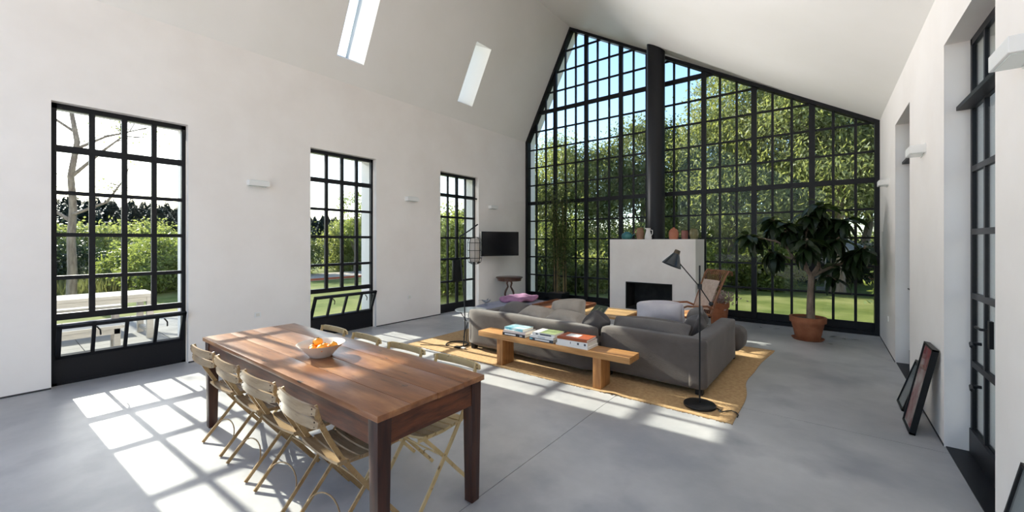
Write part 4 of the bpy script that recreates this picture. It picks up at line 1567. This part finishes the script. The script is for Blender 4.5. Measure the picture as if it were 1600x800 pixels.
# ------------------------------------------------------------------ pictures leaning on the right wall
def leaning(name, label, cat, y0, y1, xb, h, depth, art, border):
    """Framed panel whose foot stands at x = xb and whose top rests on the wall."""
    run = XR - xb - .012
    ang = math.asin(min(.9, (run - depth * .9) / h))
    t = thing(name, label, cat, (xb, (y0 + y1) / 2, 0.0), 0, 'framed panels leaning on the wall')
    R = Matrix.Rotation(ang, 4, 'Y')
    wd = y1 - y0
    f = .014

    def put(nm, c, s, m):
        bm = bmesh.new()
        b_box(bm, c, s)
        bmesh.ops.transform(bm, matrix=R, verts=bm.verts[:])
        zz_ = 0
        o = from_bm(nm, bm, m, t)
        return o
    bm = bmesh.new()
    for c_, s in (((depth / 2, -wd / 2 + f / 2, h / 2), (depth, f, h)), ((depth / 2, wd / 2 - f / 2, h / 2), (depth, f, h)),
                  ((depth / 2, 0, f / 2), (depth, wd, f)), ((depth / 2, 0, h - f / 2), (depth, wd, f))):
        b_box(bm, c_, s)
    bmesh.ops.transform(bm, matrix=R, verts=bm.verts[:])
    zm = min(v.co.z for v in bm.verts)
    from_bm('frame', bm, M_black, t)
    put('backing', ((depth + .012) / 2, 0, h / 2), (depth - .013, wd - 2 * f, h - 2 * f), M_picmat)
    if border:
        put('print', (.011, 0, h / 2), (.002, wd - 2 * f - 2 * border, h - 2 * f - 2 * border), art)
    else:
        put('panel', (.011, 0, h / 2), (.002, wd - 2 * f, h - 2 * f), art)
    put('glass', (.006, 0, h / 2), (.003, wd - 2 * f, h - 2 * f), M_picglass)
    t.location.z = -zm
    return t


leaning('picture_frame', 'tall black framed faded red print leaning between the two doorways', 'picture', 4.70, 5.06, 7.235, .74, .040, M_print, .012)
leaning('picture_frame', 'smaller black framed plain panel leaning behind the faded red print', 'picture', 5.30, 5.62, 7.255, .46, .02, M_mirror, 0)
leaning('picture_frame', 'black frame leaning on the pier closest to the camera, mostly out of view', 'picture', 2.45, 2.87, 7.26, .62, .03, M_mirror, 0)

# ------------------------------------------------------------------ outside: ground
def ground(name, x0, x1, y0, y1, z, m, th=.1):
    o = box(name, ((x0 + x1) / 2, (y0 + y1) / 2, z - th / 2), (x1 - x0, y1 - y0, th), m)
    o['kind'] = 'structure'
    return o


ground('lawn', -140, 90, -90, 140, GZ, M_lawn)
patio = struct('patio')
for i in range(5):
    for j in range(6):
        x0 = -5.6 + i * 1.02
        y0 = -3.2 + j * 1.02
        box('paving_slab', (x0 + .505, y0 + .505, GZ + .03), (1.01, 1.01, .06), M_pave, patio)
ground('bounce_ground', -30, 40, -40, YB - .2, GZ + .03, M_bounce, .06)  # unseen pale ground added behind the hall to bounce sunlight indoors
ground('path', -14.5, -10.8, 6.5, 30, GZ + .02, M_path, .04)
o = box('path_edging', (-10.9, 14, GZ + .05), (.12, 15, .1), M_brickedge)
o['kind'] = 'structure'

# ridge
nx, ny = 24, 60
gx, gy = np.meshgrid(np.linspace(0, 1, nx), np.linspace(0, 1, ny), indexing='ij')
X_ = -62 - 60 * gx
Y_ = -60 + 260 * gy
Z_ = GZ - .3 + (gx ** 1.3) * (8.5 + 5.0 * np.clip((gy - .50) / .2, 0, 1)) + .5 * np.sin(gy * 40) * gx
V = np.stack([X_, Y_, Z_], -1).reshape(-1, 3)
idx = np.arange(nx * ny).reshape(nx, ny)
F = np.stack([idx[:-1, :-1], idx[:-1, 1:], idx[1:, 1:], idx[1:, :-1]], -1).reshape(-1, 4)
np_mesh('hill', V, F, M_hill, None, True)['kind'] = 'structure'


def ridge_z(x, y):
    a = min(1, max(0, (-62 - x) / 60))
    b = (y + 60) / 260
    return GZ - .3 + (a ** 1.3) * (8.5 + 5.0 * min(1, max(0, (b - .50) / .2)))


# conifers along the ridge: one mesh, copied
rg = np.random.default_rng(21)
con_meshes = []
for v in range(3):
    P, D, Ls = [], [], []
    for k in range(1300):
        f = rg.uniform(0, 1) ** .8
        r = (1 - f) * .30 + .015
        a = rg.uniform(0, 6.283)
        P.append((r * .35 * math.cos(a), r * .35 * math.sin(a), .04 + .94 * f))
        D.append((math.cos(a), math.sin(a), -.25 + rg.normal() * .2))
        Ls.append(r * rg.uniform(.6, 1.1))
    V, F = leaf_quads(np.array(P), np.array(Ls), np.array(Ls) * .85, np.array(D), 0, rg, 1.0)
    tmp = np_mesh('conifer', V, F, L_conifer)
    con_meshes.append(tmp.data)
    bpy.data.objects.remove(tmp)
n_c = 0
for row, (xr, hmin, hmax) in enumerate(((-68, 5.6, 7.0), (-75, 5.8, 7.4), (-82, 5.8, 7.4), (-90, 5.6, 7.2), (-98, 5.2, 6.6))):
    yy = -4
    while yy < 125:
        t = tag(link('conifer_tree', con_meshes[n_c % 3]), 'dark green conifer standing in the forest on the far ridge', 'tree', 'conifers on the far ridge')
        x = xr + rg.uniform(-3, 3)
        h = rg.uniform(hmin, hmax) * (1.0 if yy < 32 else (.85 if yy < 75 else 1.15))
        t.location = (x, yy, ridge_z(x, yy) - .2)
        t.scale = (h * 1.25, h * 1.25, h)
        t.rotation_euler = (0, 0, rg.uniform(0, 6))
        n_c += 1
        yy += rg.uniform(1.6, 2.6) * (1 + yy / 90)


def bush(label, x, y, w_, d_, h, lm, ncl=150, per=40, leaf=(.12, .06), sig=.14, seed=1, name='shrub', group='shrubs in the garden', nb=5):
    rg_ = np.random.default_rng(seed)
    bl = []
    for k in range(nb):
        hh = h * rg_.uniform(.55, 1.0)
        bl.append((rg_.uniform(-.5, .5) * w_ * .6, rg_.uniform(-.5, .5) * d_ * .6, hh * .5, w_ * .27, d_ * .27, hh * .5))
    bl.append((0, 0, h * .5, w_ * .3, d_ * .3, h * .5))
    t = thing(name, label, 'shrub', (x, y, GZ), 0, group)
    C, P = crown_points(bl, ncl, per, sig, rg_, .5)
    P = P[P[:, 2] > .02]
    n = len(P)
    V, F = leaf_quads(P, rg_.uniform(.7, 1.3, n) * leaf[0], rg_.uniform(.7, 1.3, n) * leaf[1], None, .2, rg_)
    np_mesh('foliage', V, F, lm, t)
    bm = bmesh.new()
    for k in range(6):
        e = C[rg_.integers(len(C))]
        b_tube(bm, [(rg_.uniform(-.1, .1), rg_.uniform(-.1, .1), 0), (e[0] * .5, e[1] * .5, e[2] * .6), tuple(e)], [.03, .02, .008], 5)
    from_bm('stem', bm, M_treebark, t, smooth=True)
    return t


# ---- behind window_1
bt = thing('bare_tree', 'slim nearly leafless tree standing on the lawn beyond the patio table', 'tree', (-10.6, 1.42, GZ))
bm = bmesh.new()
b_tube(bm, [(0, 0, 0), (.05, .02, .9), (0, 0, 1.8), (-.1, .05, 2.7), (.15, -.02, 3.6), (.22, .1, 4.6), (-.1, .0, 5.6), (-.05, .1, 6.8)], [.12, .105, .095, .085, .075, .065, .05, .03], 10)
RB = np.random.default_rng(4)
TW = []
for p0, p1, p2, r in (((-.05, .02, 2.3), (-.5, -.6, 2.9), (-.8, -1.1, 3.4), .05), ((-.02, .02, 2.5), (.3, .7, 2.9), (.4, 1.1, 3.7), .05), ((.15, 0, 3.6), (.4, .6, 4.4), (.5, 1.1, 5.0), .05),
                      ((.2, .08, 4.4), (.0, .7, 4.9), (.1, 1.7, 5.4), .045), ((.1, .06, 4.9), (-.2, -.5, 5.4), (-.3, -1.0, 5.7), .045), ((-.1, 0, 5.6), (.3, .4, 6.2), (.3, .7, 6.9), .035), ((-.08, .05, 6.1), (-.3, -.5, 6.6), (-.4, -.8, 7.2), .03)):
    b_tube(bm, [p0, p1, p2], [r, r * .7, r * .35], 6)
    for k in range(6):
        f = RB.uniform(.3, 1)
        q = Vector(p1).lerp(Vector(p2), f)
        e = q + Vector(RB.normal(size=3) * np.array([.4, .5, .3]) + np.array([0, 0, .15]))
        b_tube(bm, [q, q.lerp(e, .5) + Vector((0, 0, .05)), e], [r * .35, r * .25, .008], 4)
        TW.append(e)
from_bm('trunk', bm, M_treebark, bt, smooth=True)
P = np.concatenate([np.array(e) + RB.normal(size=(9, 3)) * .14 for e in TW])
V, F = leaf_quads(P, .10, .045, None, .5, RB)
np_mesh('foliage', V, F, L_bush, bt)['kind'] = 'stuff'

bush('bright green rounded bush beyond the patio table, at its free end', -11.2, 3.6, 3.6, 2.2, 1.95, L_bush, 300, 45, seed=31)
bush('bright green bush behind the patio table, between the bare tree and the rounded bush', -14.0, 3.2, 3.0, 2.6, 1.8, L_bush, 220, 42, seed=32)
bush('dark leafy shrub behind the slim bare tree', -17.0, 1.6, 3.6, 3.0, 2.1, L_dark, 240, 42, seed=33)
bush('dark shrub beside the slim bare tree, at the window jamb', -15.5, .3, 3.2, 3.0, 2.0, L_dark, 240, 42, seed=34)
bush('mid green loose shrub in the meadow below the conifers', -24, 3.6, 5.0, 4.0, 2.6, L_tree2, 260, 42, (.2, .1), .22, seed=35)
bush('pale green spreading shrub far out in the meadow', -32, 1.2, 6.0, 5.0, 3.2, L_bush, 260, 42, (.24, .12), .3, seed=36)
bush('olive green shrub far out in the meadow', -34, 7.5, 6.5, 5.0, 3.2, L_tree2, 260, 42, (.24, .12), .3, seed=37)
rg = np.random.default_rng(9)
n = 9000
P = np.stack([rg.uniform(-22, -11.2, n), rg.uniform(-1.5, 5.5, n), np.full(n, GZ)], 1)
D = np.stack([rg.normal(size=n) * .2, rg.normal(size=n) * .2, np.ones(n)], 1)
V, F = leaf_quads(P, rg.uniform(.3, .62, n), .03, D, 0, rg)
mg_ = np_mesh('meadow_grass', V, F, L_grass)
mg_['kind'] = 'stuff'
tag(mg_, 'tall yellow green meadow grass beyond the lawn', 'grass')


def slat_table(name, label, cat, x, y, w_, l, h, nsl, th, legs):
    t = thing(name, label, cat, (x, y, GZ + .06))
    for k in range(nsl):
        a = -w_ / 2 + w_ * k / nsl
        box('top_slat', (a + w_ / nsl / 2, 0, h - th / 2), (w_ / nsl - .008, l, th), M_teak, t)
    for sx in (-1, 1):
        box('apron', (sx * (w_ / 2 - .03), 0, h - th - .04), (.03, l - .1, .08), M_teak, t)
        for sy in (-1, 1):
            box('leg', (sx * (w_ / 2 - .05), sy * (l / 2 - .08), (h - th) / 2), (legs, legs, h - th), M_teak, t)
    for sy in (-1, 1):
        box('stretcher', (0, sy * (l / 2 - .08), .12), (w_ - .15, .04, .06), M_teak, t)
    return t


slat_table('garden_table', 'pale weathered wooden garden table on the patio', 'table', -2.98, .62, .85, 2.3, .77, 6, .05, .085)
slat_table('garden_bench', 'pale weathered garden bench on the lawn side of the patio table', 'bench', -4.0, .55, .36, 1.95, .47, 3, .045, .07)
slat_table('garden_bench', 'pale weathered garden bench on the house side of the patio table', 'bench', -1.95, .40, .36, 1.7, .40, 3, .045, .07)

# ---- behind window_2 and door_3
bush('dense green thicket across the lawn, seen low in the second window', -15.5, 9.4, 4.6, 3.2, 2.9, L_tree, 380, 44, (.15, .07), .2, seed=41)
bush('thicket with brighter top across the lawn in the second window', -16.5, 13.0, 4.6, 3.2, 3.0, L_tree2, 380, 44, (.15, .07), .2, seed=42)
bush('dark thicket behind the gravel path in the second window', -18, 16.5, 5, 3.5, 3.0, L_tree, 360, 44, (.15, .07), .2, seed=43)
tree('tall loose tree rising over the thicket in the second window', -14.0, 12.4, 4.6, [(0, 0, 3.4, .7, .8, 1.3), (.2, .3, 2.2, 1.0, 1.0, .9)], L_bush, 90, 36, (.13, .06), .18, .07, group='trees by the lawn', seed=44)
bush('leafy vine covered shrub close outside the glazed door', -2.9, 8.8, 1.9, 2.2, 2.7, L_bush, 340, 46, (.11, .055), .14, seed=45)
bush('tall leafy shrub behind the vine covered one outside the glazed door', -5.2, 11.4, 3.0, 3.2, 3.2, L_tree2, 340, 46, (.13, .06), .16, seed=46)
bush('dark lower shrub outside the glazed door, towards the lawn', -3.9, 7.6, 1.2, 1.6, 1.5, L_dark, 160, 44, (.10, .05), .12, seed=47)

# ---- beyond the gable
tree('leafy tree at the wall side of the gable view, its top against blue sky', -3.6, 17.5, 7.0,
     [(0, 0, 5.0, 1.9, 1.6, 1.6), (-1.6, -.5, 3.8, 1.5, 1.5, 1.5), (1.5, .2, 4.6, 1.7, 1.5, 1.6), (.2, -.5, 2.8, 2.4, 1.6, 1.6), (-.3, 0, 6.0, 1.0, 1.0, .9)], L_tree2, 560, 60, seed=51)
tree('leafy tree in the middle of the gable view, behind the flue', 0.0, 18.5, 7.6,
     [(0, 0, 5.6, 1.9, 1.6, 1.6), (-1.5, -.3, 4.4, 1.6, 1.5, 1.6), (1.3, 0, 4.6, 1.5, 1.4, 1.7), (0, -.5, 3.0, 2.3, 1.6, 1.6), (.5, .2, 6.6, .9, .9, .8)], L_tree, 560, 60, seed=52)
tree('tall drooping leaved tree whose crown reaches the sloping ceiling line', 3.9, 18.0, 9.4,
     [(0, 0, 7.0, 1.6, 1.6, 1.8), (-.6, -.4, 5.0, 1.8, 1.6, 1.8), (1.1, -.3, 5.4, 1.9, 1.7, 2.0), (.2, -.6, 3.4, 2.5, 1.8, 1.6), (.3, 0, 8.6, .9, .9, .9)], L_tree2, 680, 62, (.165, .055), .27, .2, 1.0, seed=53)
tree('broad leafy tree filling the gable view above the potted tree', 7.0, 17.2, 9.0,
     [(0, 0, 6.8, 2.0, 1.7, 2.0), (-1.2, -.4, 5.0, 1.8, 1.6, 1.8), (1.3, -.3, 5.2, 1.9, 1.7, 1.9), (.4, -.6, 3.7, 2.6, 1.6, 1.2)], L_tree2, 640, 62, (.165, .055), .27, .2, 1.0, seed=54)
tree('leafy tree at the doorway side of the gable view with light showing beneath', 10.4, 17.6, 8.6,
     [(0, 0, 6.6, 2.0, 1.7, 2.0), (-1.4, -.3, 5.0, 1.7, 1.5, 1.5), (1.3, 0, 5.2, 1.8, 1.6, 1.7), (0, 0, 3.9, 2.2, 1.5, .8)], L_tree, 480, 60, (.16, .055), .27, .18, .9, seed=55)
tree('dark tree standing farther back between the tall crowns', 2.2, 23.5, 8.5,
     [(0, 0, 5.5, 2.6, 2, 2.4), (-1.5, 0, 3.5, 2.4, 2, 2), (2, 0, 3.6, 2.4, 2, 2)], L_tree, 520, 42, (.22, .09), .34, .2, .6, seed=56)
tree('dark tree standing farther back at the end of the lawn', 8.2, 24.5, 8.0,
     [(0, 0, 4.9, 2.6, 2, 1.8), (-2.2, 0, 4.2, 2.2, 2, 1.6), (2, 0, 4.0, 2.2, 2, 1.5)], L_tree, 440, 42, (.22, .09), .34, .2, .6, seed=57)
for k, (x, y, w_, d_, h, lm, lab_) in enumerate((
        (-4.4, 14.2, 3.0, 2.6, 2.6, L_tree2, 'leafy shrub at the window wall end of the garden hedge'),
        (-1.9, 14.6, 3.0, 2.4, 2.9, L_bush, 'bright shrub behind the bamboo in the garden hedge'),
        (0.4, 16.4, 2.8, 2.2, 2.4, L_bush, 'bright yellow green shrub next to the fireplace edge'),
        (2.6, 18.8, 3.4, 2.4, 2.2, L_tree, 'green shrub hidden behind the fireplace in the hedge'),
        (4.9, 20.2, 3.4, 2.6, 2.3, L_dark, 'dark shrub at the far side of the lawn behind the rocking chair'),
        (7.0, 21.6, 3.2, 2.4, 1.7, L_dark, 'low dark shrub at the far side of the lawn beside the grey parasol'),
        (9.7, 20.6, 3.0, 2.4, 1.5, L_bush, 'pale green low shrub beyond the parasol'),
        (8.55, 13.3, 1.5, 1.2, 1.05, L_bush, 'small leafy bush just outside at the doorway corner of the gable'),
        (8.9, 16.4, 1.6, 1.4, 1.5, L_bush, 'mid height leafy bush behind the small corner bush'),
        (0.5, 12.6, 1.5, 1.1, 1.2, L_tree2, 'low leafy shrub near the gable glass, between the bamboo and the fireplace'),
        (-2.9, 12.4, 1.6, 1.3, 1.7, L_bush, 'leafy shrub close to the gable glass at the television wall'),
        (-1.2, 11.9, 1.9, 1.3, 1.9, L_tree, 'leafy shrub pressed close to the gable glass behind the bamboo'))):
    bush(lab_, x, y, w_, d_, h, lm, 260, 44, (.13, .06), .16, seed=70 + k)
for k, (x, y, w_, h, lm) in enumerate(((-8, 27, 7, 3.2, L_tree), (-2, 28, 7, 3.4, L_tree2), (4.4, 28, 7, 3.0, L_tree), (10.4, 29.5, 7, 2.2, L_tree2), (16, 28, 7, 2.4, L_tree2))):
    bush(('dark hedge clump far beyond the gable trees, towards the meadow', 'hedge clump far beyond the trees behind the bamboo', 'dense hedge clump far beyond the lawn behind the fireplace', 'low hedge clump far beyond the grey parasol', 'pale hedge clump far beyond the doorway corner')[k], x, y, w_, 3, h, lm, 300, 44, (.22, .1), .26, seed=120 + k, nb=8)
for k, (x, y, w_, h) in enumerate(((3.0, 15.6, 2.2, 1.9), (5.0, 16.6, 2.4, 1.7))):
    bush(('sunlit bush between the fireplace and the rocking chair in the garden view', 'sunlit bush just past the rocking chair in the garden view')[k], x, y, w_, 1.8, h, L_bush, 300, 44, (.12, .055), .15, seed=130 + k)
gwall = thing('garden_wall', 'pale rendered garden wall seen through the glazed doorway', 'wall', (11.2, 4.5, GZ))
box('wall_body', (0, 0, 1.9), (.3, 22, 3.8), M_plaster_out, gwall)
box('coping', (0, 0, 3.84), (.4, 22, .08), M_path, gwall)
ps = thing('parasol', 'grey canvas garden parasol open beyond the lawn behind the potted tree', 'parasol', (6.7, 18.2, GZ))
tube('pole', [(0, 0, 0), (0, 0, 2.1)], .03, M_greymetal, ps, 8)
lathe('canopy', [(.0, 2.12), (.05, 2.1), (1.25, 1.45), (1.24, 1.38), (.04, 2.03), (0, 2.03)], M_parasol, ps, seg=8, cap=False)
box('base', (0, 0, .04), (.5, .5, .08), M_greymetal, ps)
sh = thing('garden_shed', 'low reddish wooden shed glimpsed beyond the parasol', 'shed', (9.6, 25.5, GZ))
box('wall', (0, 0, .75), (5, 2.5, 1.5), M_woodwall, sh)
bm = bmesh.new()
b_box(bm, (0, 0, 1.58), (5.4, 3.0, .12))
from_bm('roof', bm, M_path, sh)
